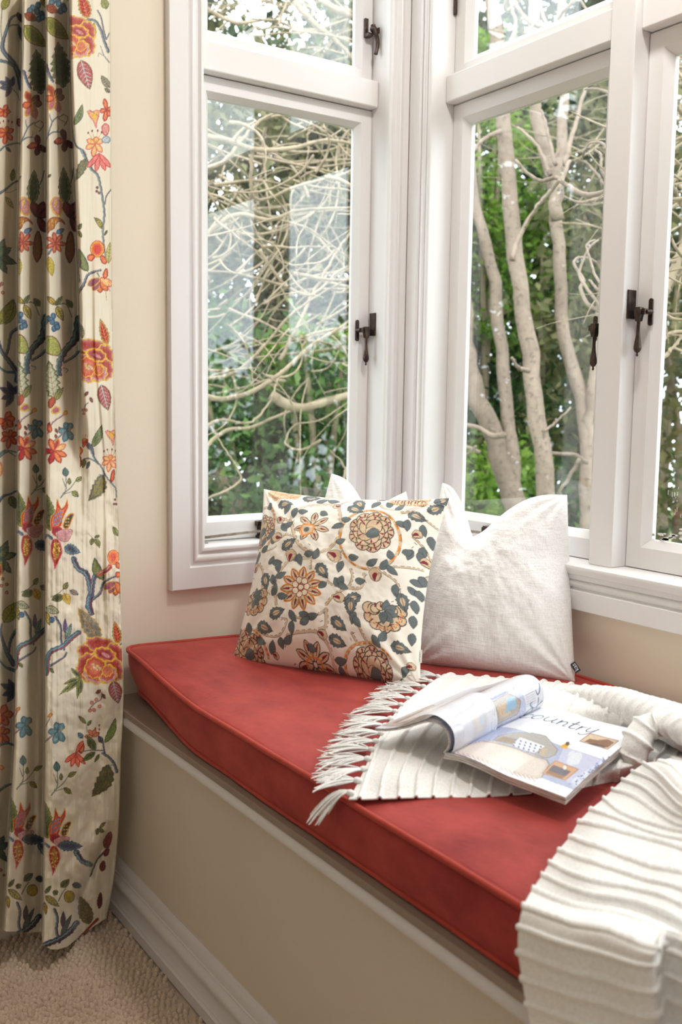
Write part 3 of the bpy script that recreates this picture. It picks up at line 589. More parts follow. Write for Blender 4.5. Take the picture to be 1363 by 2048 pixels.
def paint_curtain(c):
    def K(k, P):
        o, sc = ((0, 0), (300, 0), (600, 0), (900, 0), (1200, 0), (1500, 0))[k-1][0], (4.876 if k == 6 else 5.452)
        P = np.asarray(P, float).reshape(-1, 2)/sc; P[:, 1] += o; return P
    G1_, G2_ = [(0, (52, 64, 42)), (1.0, (110, 118, 66)), (3, (86, 98, 58))], [(0, (56, 70, 46)), (1.2, (150, 152, 84))]
    def lf(k, x0, y0, x1, y1, w, bands=G1_, vein=(58, 50, 34), **kw):
        (a, b), (d, e) = K(k, [(x0, y0), (x1, y1)]); c.leaf(a, b, d, e, w/5.452, bands, vein, **{**dict(vw=.7), **kw})
    def br(k, P, w, w1=None, **kw): c.branch(K(k, P), w/5.452, (w1 if w1 is not None else w*.5)/5.452, **kw)
    def ds(k, x, y, r, bands, ry=None): (a, b), = K(k, (x, y)); c.disc(a, b, r/5.452, bands, (ry or r)/5.452)
    def pt(k, x, y, deg, L, w, bands, **kw): (a, b), = K(k, (x, y)); c.petal(a, b, math.radians(deg), L/5.452, w/5.452, bands, **kw)
    RB = [(0, (120, 34, 30)), (1, (196, 66, 44)), (3, (222, 128, 70))]; RB2 = [(0, YEL), (1.4, (188, 92, 66)), (4, (150, 52, 48))]
    BB = [(0, (44, 66, 84)), (1.1, (84, 122, 142)), (3.4, (110, 148, 146))]; LI = [(0, (196, 70, 56)), (1.2, (224, 150, 110)), (3, (238, 190, 120))]
    def rose(k, x, y, S=1., fl=1):
        R = [(0, YEL), (2.4, (176, 112, 124)), (4.6, (184, 76, 58)), (8, (160, 52, 46))]
        def blob(dx, dy, rx, ry, rot, bands, nb=9, am=.07):
            a = np.arange(36)*2*math.pi/36; rr = 1+am*np.sin(a*nb+rot*3); X, Y = rx*rr*np.cos(a), ry*rr*np.sin(a); c_, s_ = math.cos(rot), math.sin(rot)
            (px, py), = K(k, (x, y)); c.fill(np.stack([px+(dx*fl*S+X*S*c_-Y*S*s_)/5.452, py+(dy*S+X*S*s_+Y*S*c_)/5.452], 1), bands)
        blob(-120, -120, 105, 78, .2, R); blob(40, -175, 190, 85, .25, R); blob(140, -60, 110, 150, .1, R); blob(150, 60, 95, 130, -.2, R)
        blob(-110, 40, 120, 150, .2, R); blob(-20, 110, 150, 105, .1, [(0, YEL), (2.6, (196, 140, 150)), (7, (186, 88, 72))]); blob(80, 105, 105, 100, 0, [(0, YEL), (2.6, (196, 140, 150)), (6, (190, 86, 66))])
        blob(-40, 40, 105, 115, .3, [(0, YEL), (2, (196, 80, 58)), (8, (204, 108, 78))]); blob(60, -90, 120, 72, .3, [(0, YEL), (3.2, (190, 90, 80)), (6, (150, 50, 46))])
        blob(70, -80, 70, 34, .5, [(0, (150, 50, 46)), (3, (196, 130, 130))]); blob(85, 75, 55, 62, .3, [(0, YEL), (1.6, (204, 108, 74))])
        for i in range(7): blob(-60+(i*37) % 90, 10+(i*53) % 60, 15, 12, i, [(0, (206, 178, 120)), (1.2, (214, 196, 160))], 5, .1)
    def redleaf(k, x0, y0, x1, y1, w=120): lf(k, x0, y0, x1, y1, w, [(0, (96, 104, 44)), (1.2, YEL), (2.2, CR)], (226, 160, 84), teeth=7, nv=6, deep=.3)
    def stripleaf(k, x0, y0, x1, y1, w=150): lf(k, x0, y0, x1, y1, w, [(0, (110, 106, 50)), (1.2, (150, 60, 66)), (3, (170, 84, 84))], (188, 206, 200), nv=6, vw=1.2)
    def lily(k, x, y, S=1., pal=None):
        for d_, L in ((100, 150), (55, 120), (150, 120), (-20, 90), (200, 100), (-80, 70)): pt(k, x, y, d_, L*S, 62*S, pal or LI)
        for d_ in (-60, -80, -105, -125): br(k, [(x, y), (x+120*S*math.cos(math.radians(d_)), y+120*S*math.sin(math.radians(d_)))], 6, 4, a=(206, 150, 60)); ds(k, x+130*S*math.cos(math.radians(d_)), y+130*S*math.sin(math.radians(d_)), 9*S, (120, 40, 36), 14*S)
    def bell(k, x, y, S=1.):
        (a, b), = K(k, (x, y)); P = np.array([(-60, -50), (-30, -62), (0, -48), (36, -64), (72, -56), (60, 0), (44, 60), (40, 110), (26, 110), (6, 50), (-34, 0)])*S/5.452+[a, b]
        c.fill(P, [(0, (206, 120, 120)), (2.2, (226, 164, 110)), (5, YEL)]); c.stroke(P[[1, 5]], .8, MAR)
    def blueflower(k, x, y, S=1.):
        for d_, L in ((-110, 105), (-60, 100), (175, 120), (110, 150), (65, 130)): pt(k, x, y, d_, L*S, 78*S, BB)
        br(k, [(x, y), (x+80*S, y-30*S)], 8, 5, a=YEL); br(k, [(x-60*S, y+40*S), (x-170*S, y+130*S)], 22, 16, a=(160, 130, 140))
    def redflower(k, x, y, S=1.):
        for d_, L, bb in ((-115, 150, RB2), (-50, 120, [(0, MAR), (2, (96, 38, 40))]), (0, 110, [(0, MAR), (2, (120, 96, 50))]), (70, 170, [(0, (190, 120, 80)), (2, (180, 120, 120))]), (110, 150, [(0, YEL), (2.5, (190, 110, 120))]), (165, 100, RB)): pt(k, x, y, d_, L*S, 80*S, bb)
        for d_ in (-70, -40, -100): br(k, [(x, y), (x+60*S*math.cos(math.radians(d_)), y+60*S*math.sin(math.radians(d_)))], 7, 4, a=(230, 180, 90))
    def pomo(k, x, y, S=1.):
        """the open seed pod flower"""
        lf(k, x-110*S, y+80*S, x-150*S, y-320*S, 170*S, [(0, (56, 62, 36)), (1.2, (140, 142, 62)), (3.4, (98, 106, 62))], (54, 44, 34), teeth=9, nv=6)
        (a, b), = K(k, (x, y)); S_ = S/5.452
        def poly(P, bands): c.fill(crv(np.vstack([P, P[:1]])*1., 40)[:-1]*S_+[a, b], bands)
        poly(np.array([(-110, 70), (-110, -60), (-60, -130), (-40, -270), (0, -180), (20, -170), (50, -210), (70, -270), (85, -180), (30, -60), (0, 40)]), [(0, YEL), (1.2, (190, 50, 34)), (4, (206, 98, 70))])
        poly(np.array([(-90, 60), (-85, -60), (-20, -130), (30, -140), (10, -40), (-40, 40)]), [(0, (220, 140, 70)), (1.4, (200, 98, 84))])
        for i in range(9): ds(k, x-62*S+(i % 3)*32*S, y-90*S+(i//3)*48*S-(i % 3)*16*S, 13*S, [(0, (90, 110, 150)), (1, (130, 150, 186))])
        poly(np.array([(-100, 100), (-90, 40), (-30, 30), (20, 60), (-10, 120), (-60, 140)]), [(0, (200, 60, 50)), (2, (150, 30, 50))])
        poly(np.array([(20, 20), (60, -70), (110, -110), (150, -100), (120, -20), (90, 50), (40, 60)]), [(0, (224, 160, 60)), (1.6, (140, 80, 40)), (3, (70, 56, 40))])
        for i in range(6): ds(k, x+(60+(i % 2)*26)*S, y+(-50+(i//2)*36)*S, 9*S, (214, 180, 90))
        poly(np.array([(-60, 100), (0, 70), (90, 60), (130, 80), (110, 150), (70, 200), (0, 190), (-50, 140)]), [(0, (150, 60, 70)), (1.2, (212, 160, 160)), (3, (196, 140, 140))])
        poly(np.array([(-90, 170), (-30, 170), (10, 230), (20, 330), (-30, 440), (-70, 520), (-80, 440), (-110, 330), (-110, 240)]), [(0, (216, 150, 150)), (1.6, (176, 40, 36)), (4.2, (150, 70, 40)), (6, (180, 120, 50))])
        rr = random.Random(int(a*7+b))
        for i in range(34): ds(k, x+(-45+rr.uniform(-38, 38))*S, y+(300+rr.uniform(-90, 90))*S, 6*S, (240, 204, 110))
        br(k, [(x-100*S, y+160*S), (x-150*S, y+130*S), (x-190*S, y+200*S)], 34*S, 10, a=(96, 130, 160)); pt(k, x-180*S, y+220*S, 100, 110*S, 40*S, RB)
    def shoots(k, x, y, S=1.):
        br(k, [(x, y), (x+60*S, y-90*S), (x+60*S, y-250*S)], 16*S, 8, a=(140, 140, 112)); br(k, [(x+30*S, y-50*S), (x+110*S, y-110*S), (x+170*S, y-190*S)], 14*S, 7, a=(140, 140, 112)); br(k, [(x+30*S, y-40*S), (x+130*S, y-70*S)], 12*S, 6, a=(140, 140, 112)); br(k, [(x+55*S, y-130*S), (x+20*S, y-220*S)], 12*S, 5, a=(120, 118, 90))
        lf(k, x+62*S, y-240*S, x+50*S, y-350*S, 80*S, [(0, (34, 58, 66)), (1.2, (72, 112, 120)), (4, (112, 128, 84))], (40, 66, 76)); lf(k, x+100*S, y-150*S, x+20*S+80*S, y-230*S, 50*S, G2_); lf(k, x+170*S, y-190*S, x+260*S, y-240*S, 56*S, G2_); lf(k, x+130*S, y-75*S, x+210*S, y-10*S, 66*S, G2_)
    def grapes(k, x, y, S=1.):
        for dx, dy in ((-60, -40), (0, -70), (-90, -10), (-10, 0), (40, 30), (10, 80), (50, 60)): ds(k, x+dx*S, y+dy*S, 34*S, [(0, (30, 56, 78)), (1.2, (70, 110, 142)), (4, (104, 146, 164))], 40*S)
        br(k, [(x+30*S, y-200*S), (x+150*S, y-210*S), (x+220*S, y-60*S)], 12, 10, a=(86, 50, 40))
        lf(k, x+30*S, y-200*S, x-80*S, y-310*S, 70*S, [(0, (60, 64, 38)), (1.6, (206, 176, 72))]); lf(k, x+30*S, y-200*S, x+110*S, y-310*S, 60*S, G1_); lf(k, x+40*S, y-190*S, x+120*S, y-10*S, 90*S, [(0, (60, 64, 38)), (1.6, (214, 180, 84)), (4, (140, 140, 60))]); lf(k, x+230*S, y-170*S, x+150*S, y-270*S, 80*S, G1_)
    def featherleaf(k, x0, y0, x1, y1, w=220, dark=1):
        lf(k, x0, y0, x1, y1, w, [(0, (52, 62, 40)), (1.4, (124, 130, 86) if dark else (128, 140, 96)), (3.4, (88, 98, 62) if dark else (196, 200, 170))], (40, 34, 26) if dark else (150, 66, 46), teeth=7, nv=6, deep=.55, vw=.9)
    def bigleaf(k, x0, y0, x1, y1, w=170): lf(k, x0, y0, x1, y1, w, [(0, (90, 32, 30)), (1.6, (160, 160, 70)), (5, (128, 134, 60))], (84, 92, 36), nv=6, bend=3)
    def columnC(k1=True):
        # crop 1
        grapes(1, 650, 40, 1.); lf(1, 500, 60, 640, 140, 100, [(0, MAR), (1.6, (160, 76, 40))]); bigleaf(1, 500, 190, 750, 430)
        featherleaf(1, 690, 960, 630, 450, 250); br(1, [(500, 700), (540, 820), (580, 890)], 34, 26, a=(84, 104, 134)); redflower(1, 590, 1060, 1.05)
        br(1, [(630, 1270), (570, 1330), (520, 1480), (500, 1540)], 16, 10, a=(84, 120, 126)); br(1, [(530, 1470), (580, 1440), (650, 1440)], 18, 10, a=(84, 120, 126)); br(1, [(570, 1330), (545, 1280), (540, 1240)], 12, 6, a=(84, 120, 126)); br(1, [(620, 1440), (635, 1400), (630, 1370)], 10, 5, a=(84, 120, 126))
        for d_ in (-105, 170, 95, 40): pt(1, 710, 1530, d_, 130, 70, [(0, (70, 24, 28)), (2, (104, 30, 34))])
        pt(1, 700, 1530, 175, 100, 80, RB); br(1, [(700, 1370), (740, 1290), (690, 1240)], 10, 6, a=(90, 52, 46)); br(1, [(690, 1250), (640, 1290), (700, 1330), (730, 1350)], 10, 5, a=(90, 52, 46))
        # crop 2
        lf(2, 715, 600, 690, 180, 150, [(0, (48, 62, 44)), (1.4, (124, 132, 92)), (4, (60, 76, 48))], (40, 46, 32), teeth=6, nv=5); pt(2, 640, 720, -100, 220, 150, [(0, YEL), (3, (188, 120, 132)), (6, (196, 140, 120))]); pt(2, 590, 640, -75, 130, 60, [(0, (186, 140, 150)), (3, YEL)])
        (a, b), = K(2, (600, 800)); c.fill(crv(np.array([(-85, 90), (-90, 10), (-50, -60), (30, -70), (100, -20), (110, 20), (60, -20), (10, 10), (-10, 60), (-50, 80), (-80, 120), (-85, 90)]), 30)/5.452+[a, b], [(0, (120, 44, 30)), (1.6, (176, 110, 54))])
        for i in range(14): ds(2, 530+(i*37) % 110, 760+(i*23) % 80, 6, (226, 190, 96))
        pt(2, 700, 860, 150, 100, 60, [(0, (60, 90, 130)), (2, (96, 134, 170))])
        for d_ in (100, 150, 60, 10, -150, -100, -50): pt(2, 605, 1010, d_, 120, 52, [(0, (120, 36, 36)), (1.2, (198, 92, 70)), (3.4, (224, 140, 90))])
        for d_ in (-110, -70, -30, 60): pt(2, 770, 740, d_, 190, 100, [(0, (70, 24, 26)), (2, (118, 44, 44)), (5, (140, 70, 60))])
        pt(2, 770, 890, 92, 350, 110, [(0, (96, 28, 28)), (3, (140, 90, 44))]); lf(2, 530, 1160, 570, 1380, 90, [(0, (150, 140, 40)), (1.5, (204, 184, 76))], (150, 130, 50)); br(2, [(530, 1130), (560, 1080)], 24, 18, a=(90, 120, 150))
        br(2, [(800, 200), (780, 330), (720, 440)], 14, 8, a=(80, 86, 56)); lf(2, 520, 300, 560, 260, 30, G2_)
        # crop 3
        grapes(3, 580, 240, .92); lf(3, 510, 390, 670, 610, 190, [(0, (110, 34, 36)), (1.8, (176, 178, 96))], (96, 116, 48), bend=5); br(3, [(860, 200), (820, 420), (700, 560), (640, 700), (640, 820)], 90, 40, a=(78, 100, 110), b=(70, 30, 50), c=(140, 164, 140)); br(3, [(860, 560), (800, 620), (700, 680)], 30, 26, b=(70, 30, 50)); br(3, [(690, 740), (740, 760), (720, 790)], 12, 6, a=(110, 140, 140))
        featherleaf(3, 590, 1090, 530, 650, 200, 0); lf(3, 590, 1100, 690, 950, 70, G2_); pt(3, 540, 1180, -70, 130, 80, [(0, (150, 62, 44)), (2, (176, 84, 56))]); pt(3, 560, 1230, -30, 110, 90, [(0, YEL), (3, (176, 100, 130))])
        br(3, [(520, 1450), (570, 1340), (680, 1260), (720, 1230)], 16, 18, a=(176, 130, 130)); pt(3, 690, 1250, -40, 60, 50, [(0, (180, 110, 40)), (1.5, (236, 170, 60))])
        for p, q, r_ in ((520, 1390, -60), (640, 1380, 60), (600, 1460, 60), (600, 1400, 50)): lf(3, p, q, p+50*math.cos(math.radians(r_)), q+90*math.sin(math.radians(r_))*.8, 34, [(0, (110, 40, 32)), (1, (176, 84, 60))])
        pt(3, 530, 1350, 80, 100, 60, RB); blueflower(3, 740, 1420, .92)
        for d_, bb in ((-70, RB2), (-110, RB), (-30, LI), (20, RB), (180, [(0, (120, 20, 24)), (2, (180, 30, 34))]), (110, [(0, (120, 20, 24)), (2, (180, 30, 34))]), (60, RB)): pt(3, 590, 1650, d_, 150, 70, bb)
        # crop 4, 5, 6
        pomo(4, 660, 800, 1.); shoots(4, 660, 520, .95); lf(4, 700, 1060, 880, 1120, 130, [(0, (60, 90, 90)), (1.4, (96, 124, 140)), (4, (76, 90, 96))], (60, 40, 90), teeth=6)
        br(4, [(560, 1600), (640, 1560), (720, 1480)], 12, 8, a=(190, 150, 140)); lf(4, 690, 1590, 560, 1640, 90, G1_, teeth=0); lf(4, 695, 1520, 740, 1440, 60, G2_); lf(4, 700, 1560, 760, 1690, 90, [(0, (200, 160, 60)), (2, (224, 190, 90))]); lf(4, 760, 1530, 860, 1580, 60, [(0, (80, 96, 110)), (1.5, (140, 150, 160)), (3, (206, 160, 100))])
        (a, b), = K(5, (570, 110)); lf(5, 500, 80, 650, 140, 90, [(0, (60, 60, 40)), (1.5, (196, 190, 130)), (3, (170, 176, 150))]); lf(5, 500, 120, 540, 280, 60, [(0, (70, 64, 30)), (1.6, (204, 176, 70))]); ds(5, 565, 215, 34, [(0, (30, 56, 78)), (1.2, (70, 110, 142))])
        br(5, [(600, 180), (660, 290), (665, 440), (700, 540)], 26, 22); br(5, [(860, 350), (770, 420), (690, 500), (560, 560), (520, 640), (510, 800)], 56, 50, a=(70, 110, 130), b=(150, 60, 50)); br(5, [(545, 720), (640, 660), (700, 620), (725, 570)], 26, 14, b=(130, 40, 70)); lf(5, 710, 370, 710, 200, 50, [(0, (90, 60, 110)), (1.5, (130, 110, 160))]); lf(5, 715, 430, 780, 250, 60, [(0, (80, 120, 110)), (1.2, (130, 160, 150))]); lf(5, 540, 740, 590, 800, 40, G2_)
        br(5, [(500, 1370), (550, 1270)], 14, 10, a=(176, 130, 130)); pt(5, 520, 1280, -40, 70, 40, [(0, (180, 110, 40)), (1.5, (216, 150, 60))]); blueflower(5, 640, 1430, 1.)
        def q6(P): return [(x*1.118, y*1.118) for x, y in P]
        shoots(6, 500, 440, .95); pomo(6, 570, 790, .95); lf(6, 560, 930, 810, 940, 130, [(0, (50, 66, 60)), (1.4, (88, 104, 124)), (4, (66, 76, 90))], (70, 34, 90), teeth=7)
        br(6, [(740, 990), (800, 1080), (890, 1120)], 60, 50, a=(74, 98, 110)); lf(6, 590, 1340, 680, 1260, 80, G1_); lf(6, 560, 1410, 520, 1370, 70, G1_); ds(6, 675, 1430, 62, [(0, (84, 64, 26)), (1.4, (170, 146, 48))], 68); lf(6, 700, 1310, 800, 1330, 70, [(0, (44, 56, 46)), (1.4, (86, 92, 100))]); br(6, [(570, 1470), (610, 1390), (640, 1350)], 12, 8, a=(130, 90, 80))
        lf(6, 440, 1420, 580, 1530, 80, [(0, (70, 64, 40)), (1.5, (170, 156, 90))]); lf(6, 430, 1480, 450, 1610, 50, [(0, (90, 70, 30)), (1.5, (196, 160, 50))]); br(6, [(530, 1550), (560, 1640), (550, 1760), (580, 1870)], 30, 34, a=(66, 84, 96)); br(6, [(750, 1680), (680, 1770), (580, 1840), (440, 1900)], 60, 60, a=(52, 70, 84), b=(80, 40, 36)); lf(6, 610, 1730, 620, 1570, 60, [(0, (60, 36, 60)), (1.5, (90, 70, 90))]); lf(6, 590, 1820, 700, 1600, 60, [(0, (50, 60, 50)), (1.5, (84, 98, 96))]); lf(6, 440, 1400, 500, 1320, 50, G1_)
    # column C and its repeat on fold B
    c.clip = lambda X, Y: (X > BC(Y)) & ((X < CD(Y)) | (Y > 1040)); columnC()
    c.clip = lambda X, Y: (X > AB(Y)) & (X < BC(Y)); DX = pw([(0, 43), (200, 45), (400, 65), (700, 65), (1000, 58), (1300, 61), (1700, 72), (1900, 76)]); DY = pw([(0, -16), (250, -12), (400, 0), (700, 4), (1100, 8), (1400, 12), (1900, 13)])
    def shift(P): Q = P.copy(); Q[:, 0] -= DX(P[:, 1]); Q[:, 1] -= DY(P[:, 1]); return Q
    c.T = shift; columnC(); c.T = None
    # fold A
    c.clip = lambda X, Y: X < AB(Y)
    lf(1, 20, 110, 110, -60, 90, [(0, (70, 76, 36)), (1.4, (150, 150, 60))]); br(1, [(20, 120), (10, 300), (20, 440)], 10, 8, a=(90, 110, 110)); br(1, [(210, 150), (120, 200), (70, 330), (30, 470), (40, 560), (140, 680), (200, 800), (240, 960)], 22, 70); br(1, [(200, 270), (110, 280), (70, 360)], 16, 12); lf(1, 190, 130, 240, 250, 60, [(0, (60, 20, 24)), (2, (90, 40, 36))]); lf(1, 200, 270, 270, 500, 60, G1_); br(1, [(0, 660), (80, 680), (160, 720)], 34, 30)
    for a_, b_ in ((60, 830), (-20, 880), (150, 830), (60, 1060), (-10, 960)): lf(1, 120, 950, a_, b_, 60, [(0, (50, 56, 76)), (1.2, (96, 110, 130)), (3, (74, 80, 100))], (80, 30, 70))
    br(1, [(120, 950), (190, 1030), (210, 1090)], 9, 6); lily(1, 70, 1440, .95, RB); 
    for d_ in (-60, 10, 70, 130, 190): pt(1, 40, 1210, d_, 80, 60, RB)
    pt(1, 200, 1290, 80, 90, 60, [(0, MAR), (2, MAU)]); br(1, [(0, 1640), (60, 1590), (180, 1560), (220, 1570)], 22, 12, a=(84, 120, 126)); lf(1, 60, 1600, 120, 1660, 36, BB)
    lf(2, 130, 340, 150, 200, 60, G2_); br(2, [(0, 470), (60, 430), (130, 370), (200, 330)], 30, 10); br(2, [(60, 460), (110, 460), (180, 430)], 8, 6, a=(150, 140, 60)); lf(2, 60, 510, 150, 640, 60, [(0, (120, 130, 80)), (1.5, (190, 186, 140))])
    for a_, b_ in ((50, 960), (130, 1060), (190, 1240), (80, 1350), (0, 1290), (70, 1040)): lf(2, -30, 1170, a_, b_, 110, [(0, (34, 56, 48)), (1.3, (70, 100, 96)), (4, (92, 110, 84))], (130, 140, 90), teeth=4)
    for dx, dy in ((20, 1460), (30, 1555), (-10, 1480)): ds(2, dx, dy, 22, [(0, (150, 80, 70)), (2, (190, 130, 116))])
    lf(2, 60, 1900, 150, 1620, 150, G2_); lf(3, -10, 270, 150, 10, 130, [(0, (70, 80, 60)), (1.4, (156, 156, 70))])
    br(3, [(190, 310), (120, 370), (90, 520), (60, 620)], 34, 30); br(3, [(-20, 440), (20, 560), (110, 680), (190, 800), (190, 880)], 36, 66); br(3, [(-10, 730), (60, 780), (150, 790)], 22, 30, a=(70, 110, 120))
    for a_, b_ in ((75, 880), (-10, 950), (10, 1080), (60, 1170), (190, 930)): lf(3, 150, 1030, a_, b_, 70, [(0, (44, 44, 74)), (1.3, (86, 90, 116)), (3.5, (60, 66, 90))], (96, 60, 110))
    for d_ in (-60, -10, 40, 100, 170): pt(3, 60, 1310, d_, 110, 80, RB)
    lily(3, 110, 1480, 1., RB); br(3, [(-10, 1680), (60, 1640), (180, 1660)], 26, 12, a=(84, 130, 130)); br(4, [(0, 70), (80, 20), (170, 70)], 26, 8, a=(84, 130, 130)); pt(4, 0, 130, 90, 160, 60, LI)
    br(4, [(-10, 560), (40, 500), (110, 480), (190, 440)], 34, 14); lf(4, 110, 500, 170, 640, 100, [(0, (70, 70, 44)), (1.6, (140, 138, 96))])
    for a_, b_ in ((90, 980), (190, 1130), (130, 1350), (30, 1350), (100, 1050)): lf(4, -10, 1180, a_, b_, 100, [(0, (34, 56, 48)), (1.3, (86, 112, 100)), (4, (150, 150, 90))], (60, 80, 60), teeth=4)
    pt(4, 0, 1250, 90, 130, 60, RB2)
    for dx, dy in ((30, 1405), (75, 1465), (75, 1555), (15, 1480)): ds(4, dx, dy, 20, [(0, (150, 80, 70)), (2, (190, 130, 116))])
    lf(5, 40, 250, 190, 20, 150, [(0, (90, 100, 40)), (1.5, (176, 172, 76))]); br(5, [(20, 260), (10, 360), (50, 500), (80, 580), (150, 700)], 18, 60); br(5, [(180, 320), (120, 430), (90, 570)], 34, 30); br(5, [(-10, 650), (60, 730), (160, 770)], 14, 40)
    for a_, b_ in ((90, 860), (0, 910), (20, 1040), (75, 1120)): lf(5, 160, 990, a_, b_, 70, [(0, (44, 50, 70)), (1.3, (86, 96, 116)), (3.5, (60, 70, 90))], (80, 50, 90))
    for d_ in (-70, -10, 60, 120): pt(5, 20, 1260, d_, 130, 90, RB)
    lily(5, 20, 1450, 1.1, RB); br(5, [(-10, 1580), (80, 1560), (160, 1590)], 34, 20, a=(70, 110, 130)); br(6, [(-10, 400), (60, 350), (150, 320)], 34, 14); pt(6, 0, 150, 60, 60, 60, LI)
    for a_, b_ in ((40, 830), (90, 900), (70, 1090)): lf(6, -20, 970, a_, b_, 90, [(0, (34, 56, 48)), (1.3, (76, 100, 90)), (4, (100, 110, 80))], (60, 80, 60), teeth=4)
    ds(6, 10, 1170, 18, [(0, (150, 80, 70)), (2, (180, 120, 106))]); ds(6, 40, 1220, 16, [(0, (150, 80, 70)), (2, (180, 120, 106))])
    # fold D, the broad panel at the right
    c.clip = lambda X, Y: (X > CD(Y)) | (Y > 1040)
    def dpat(k, x, y, S, right=1):
        pass
    redleaf(1, 960, 200, 870, -90, 150); br(1, [(920, 240), (960, 215), (1040, 230), (1100, 330), (1130, 430), (1180, 560)], 26, 34, a=(110, 120, 130)); br(1, [(1060, 110), (1100, 190), (1130, 340), (1150, 420)], 16, 24, a=(130, 126, 130)); lf(1, 980, 480, 1030, 240, 90, [(0, (120, 112, 44)), (1.5, YEL), (3, (190, 104, 60))], (120, 50, 40)); lf(1, 1160, 100, 1120, -30, 90, G2_); br(1, [(1160, 430), (1190, 360)], 14, 10, a=(130, 126, 130)); br(1, [(1190, 680), (1130, 600), (1095, 500)], 14, 6, a=(150, 146, 130)); br(1, [(1130, 610), (1080, 580), (1070, 620)], 10, 6, a=(150, 146, 130))
    rose(1, 800, 430, .98); stripleaf(1, 880, 650, 980, 980, 170); lf(1, 1195, 960, 1100, 820, 80, [(0, (90, 84, 60)), (1.4, (150, 140, 116))]); lf(1, 1200, 1010, 1140, 960, 50, [(0, (90, 84, 60)), (1.4, (150, 140, 116))])
    for d_ in (-100, -20, 60, 100, 170): pt(1, 1160, 1200, d_, 130 if d_ in (-100, 100) else 80, 56, RB)
    lf(1, 800, 1370, 900, 1130, 80, [(0, (50, 70, 44)), (1.4, (120, 130, 84)), (3, (84, 104, 70))], (150, 150, 60), bend=3); bell(1, 1010, 1270, 1.15); lily(1, 1040, 1560, 1.05); pt(1, 1150, 1480, -90, 140, 90, [(0, (196, 60, 60)), (2, PNK)]); pt(1, 1110, 1540, -20, 100, 90, [(0, (110, 130, 140)), (2, (176, 186, 190))])
    br(1, [(790, 1370), (800, 1480), (830, 1590), (900, 1640), (930, 1690)], 10, 30, a=(84, 104, 110)); br(2, [(890, 0), (930, 80), (990, 200), (1060, 270), (1090, 380), (1120, 560), (1135, 700), (1120, 860), (1125, 1000), (1150, 1180)], 36, 14, a=(120, 136, 136)); lf(2, 940, 90, 820, 340, 110, [(0, (110, 110, 50)), (1.6, (96, 84, 96)), (3, (120, 120, 70))], (70, 50, 80), teeth=5)
    for d_ in (70, 100, 130, 50): pt(2, 1080, 40, d_, 200, 60, [(0, (190, 50, 56)), (1.6, (222, 120, 110))])
    for dx, dy in ((1060, 410), (1055, 450), (1080, 470)): ds(2, dx, dy, 16, (120, 70, 60))
    br(2, [(1140, 590), (1160, 500), (1210, 430)], 16, 14, a=(130, 110, 110)); lf(2, 1110, 860, 1020, 730, 60, [(0, (84, 80, 36)), (1.5, (180, 166, 76))], bend=3); lf(2, 1140, 930, 1170, 870, 30, G2_); lf(2, 850, 870, 890, 800, 50, G2_); lf(2, 850, 880, 890, 960, 50, G2_)
    lf(2, 960, 1330, 860, 1070, 110, [(0, (40, 56, 36)), (1.4, (84, 104, 66)), (3, (110, 120, 70))], (150, 150, 70), bend=-4)
    ds(2, 1060, 1080, 80, [(0, (200, 50, 36)), (1.6, YEL), (3.5, (226, 110, 60)), (7, (206, 60, 44))], 96); pt(2, 1100, 1150, 60, 110, 70, RB); pt(2, 1030, 1150, 150, 90, 80, RB)
    br(2, [(850, 1560), (910, 1470), (950, 1370), (1020, 1330), (1100, 1310)], 34, 20, a=(100, 96, 110)); br(2, [(1060, 1340), (1080, 1380)], 16, 10, a=(100, 96, 110)); br(2, [(860, 1430), (850, 1300), (880, 1210)], 30, 20, a=(110, 80, 100))
    for d_, bb in ((90, RB), (120, [(0, YEL), (1.6, (150, 84, 100))]), (60, RB), (150, [(0, YEL), (1.6, (150, 84, 100))]), (30, LI)): pt(2, 1090, 1400, d_, 160, 90, bb)
    pt(2, 1160, 1290, 100, 120, 60, RB); br(2, [(1150, 1500), (1160, 1640)], 8, 6, a=(170, 140, 60)); lf(2, 1180, 1240, 1200, 1000, 80, [(0, (170, 150, 80)), (2, (200, 190, 120))])
    for yy in range(3): br(2, [(1185, 1430+yy*40), (1200, 1460+yy*40)], 10, 6, a=(210, 110, 100))
    redleaf(3, 1170, 490, 1090, 200, 110); br(3, [(1130, 530), (1180, 490)], 16, 12, a=(100, 96, 104)); lf(3, 900, 420, 880, 260, 60, [(0, (110, 106, 84)), (1.5, (150, 146, 110))]); rose(3, 990, 690, 1.0); stripleaf(3, 1100, 920, 1180, 1210, 150)
    for a_ in ((960, 1000, 920, 1050), (980, 1060, 1010, 1120)): lf(3, *a_, 40, [(0, (110, 50, 44)), (1, (150, 80, 66))])
    br(3, [(910, 1240), (930, 1150), (960, 1120)], 12, 10, a=(150, 90, 80)); 
    for dx, dy in ((900, 1200), (940, 1200), (910, 1240)): ds(3, dx, dy, 18, (160, 100, 84))
    lf(3, 870, 880, 800, 1020, 90, G1_, teeth=3); lf(3, 1000, 1610, 1110, 1360, 90, [(0, (50, 70, 44)), (1.4, (120, 130, 84)), (3, (84, 104, 70))], (150, 150, 60), bend=3); lf(3, 1010, 1640, 930, 1540, 60, [(0, (60, 60, 80)), (1.4, (96, 104, 120))]); bell(3, 1200, 1480, 1.); lily(3, 920, 1540, .5, RB)
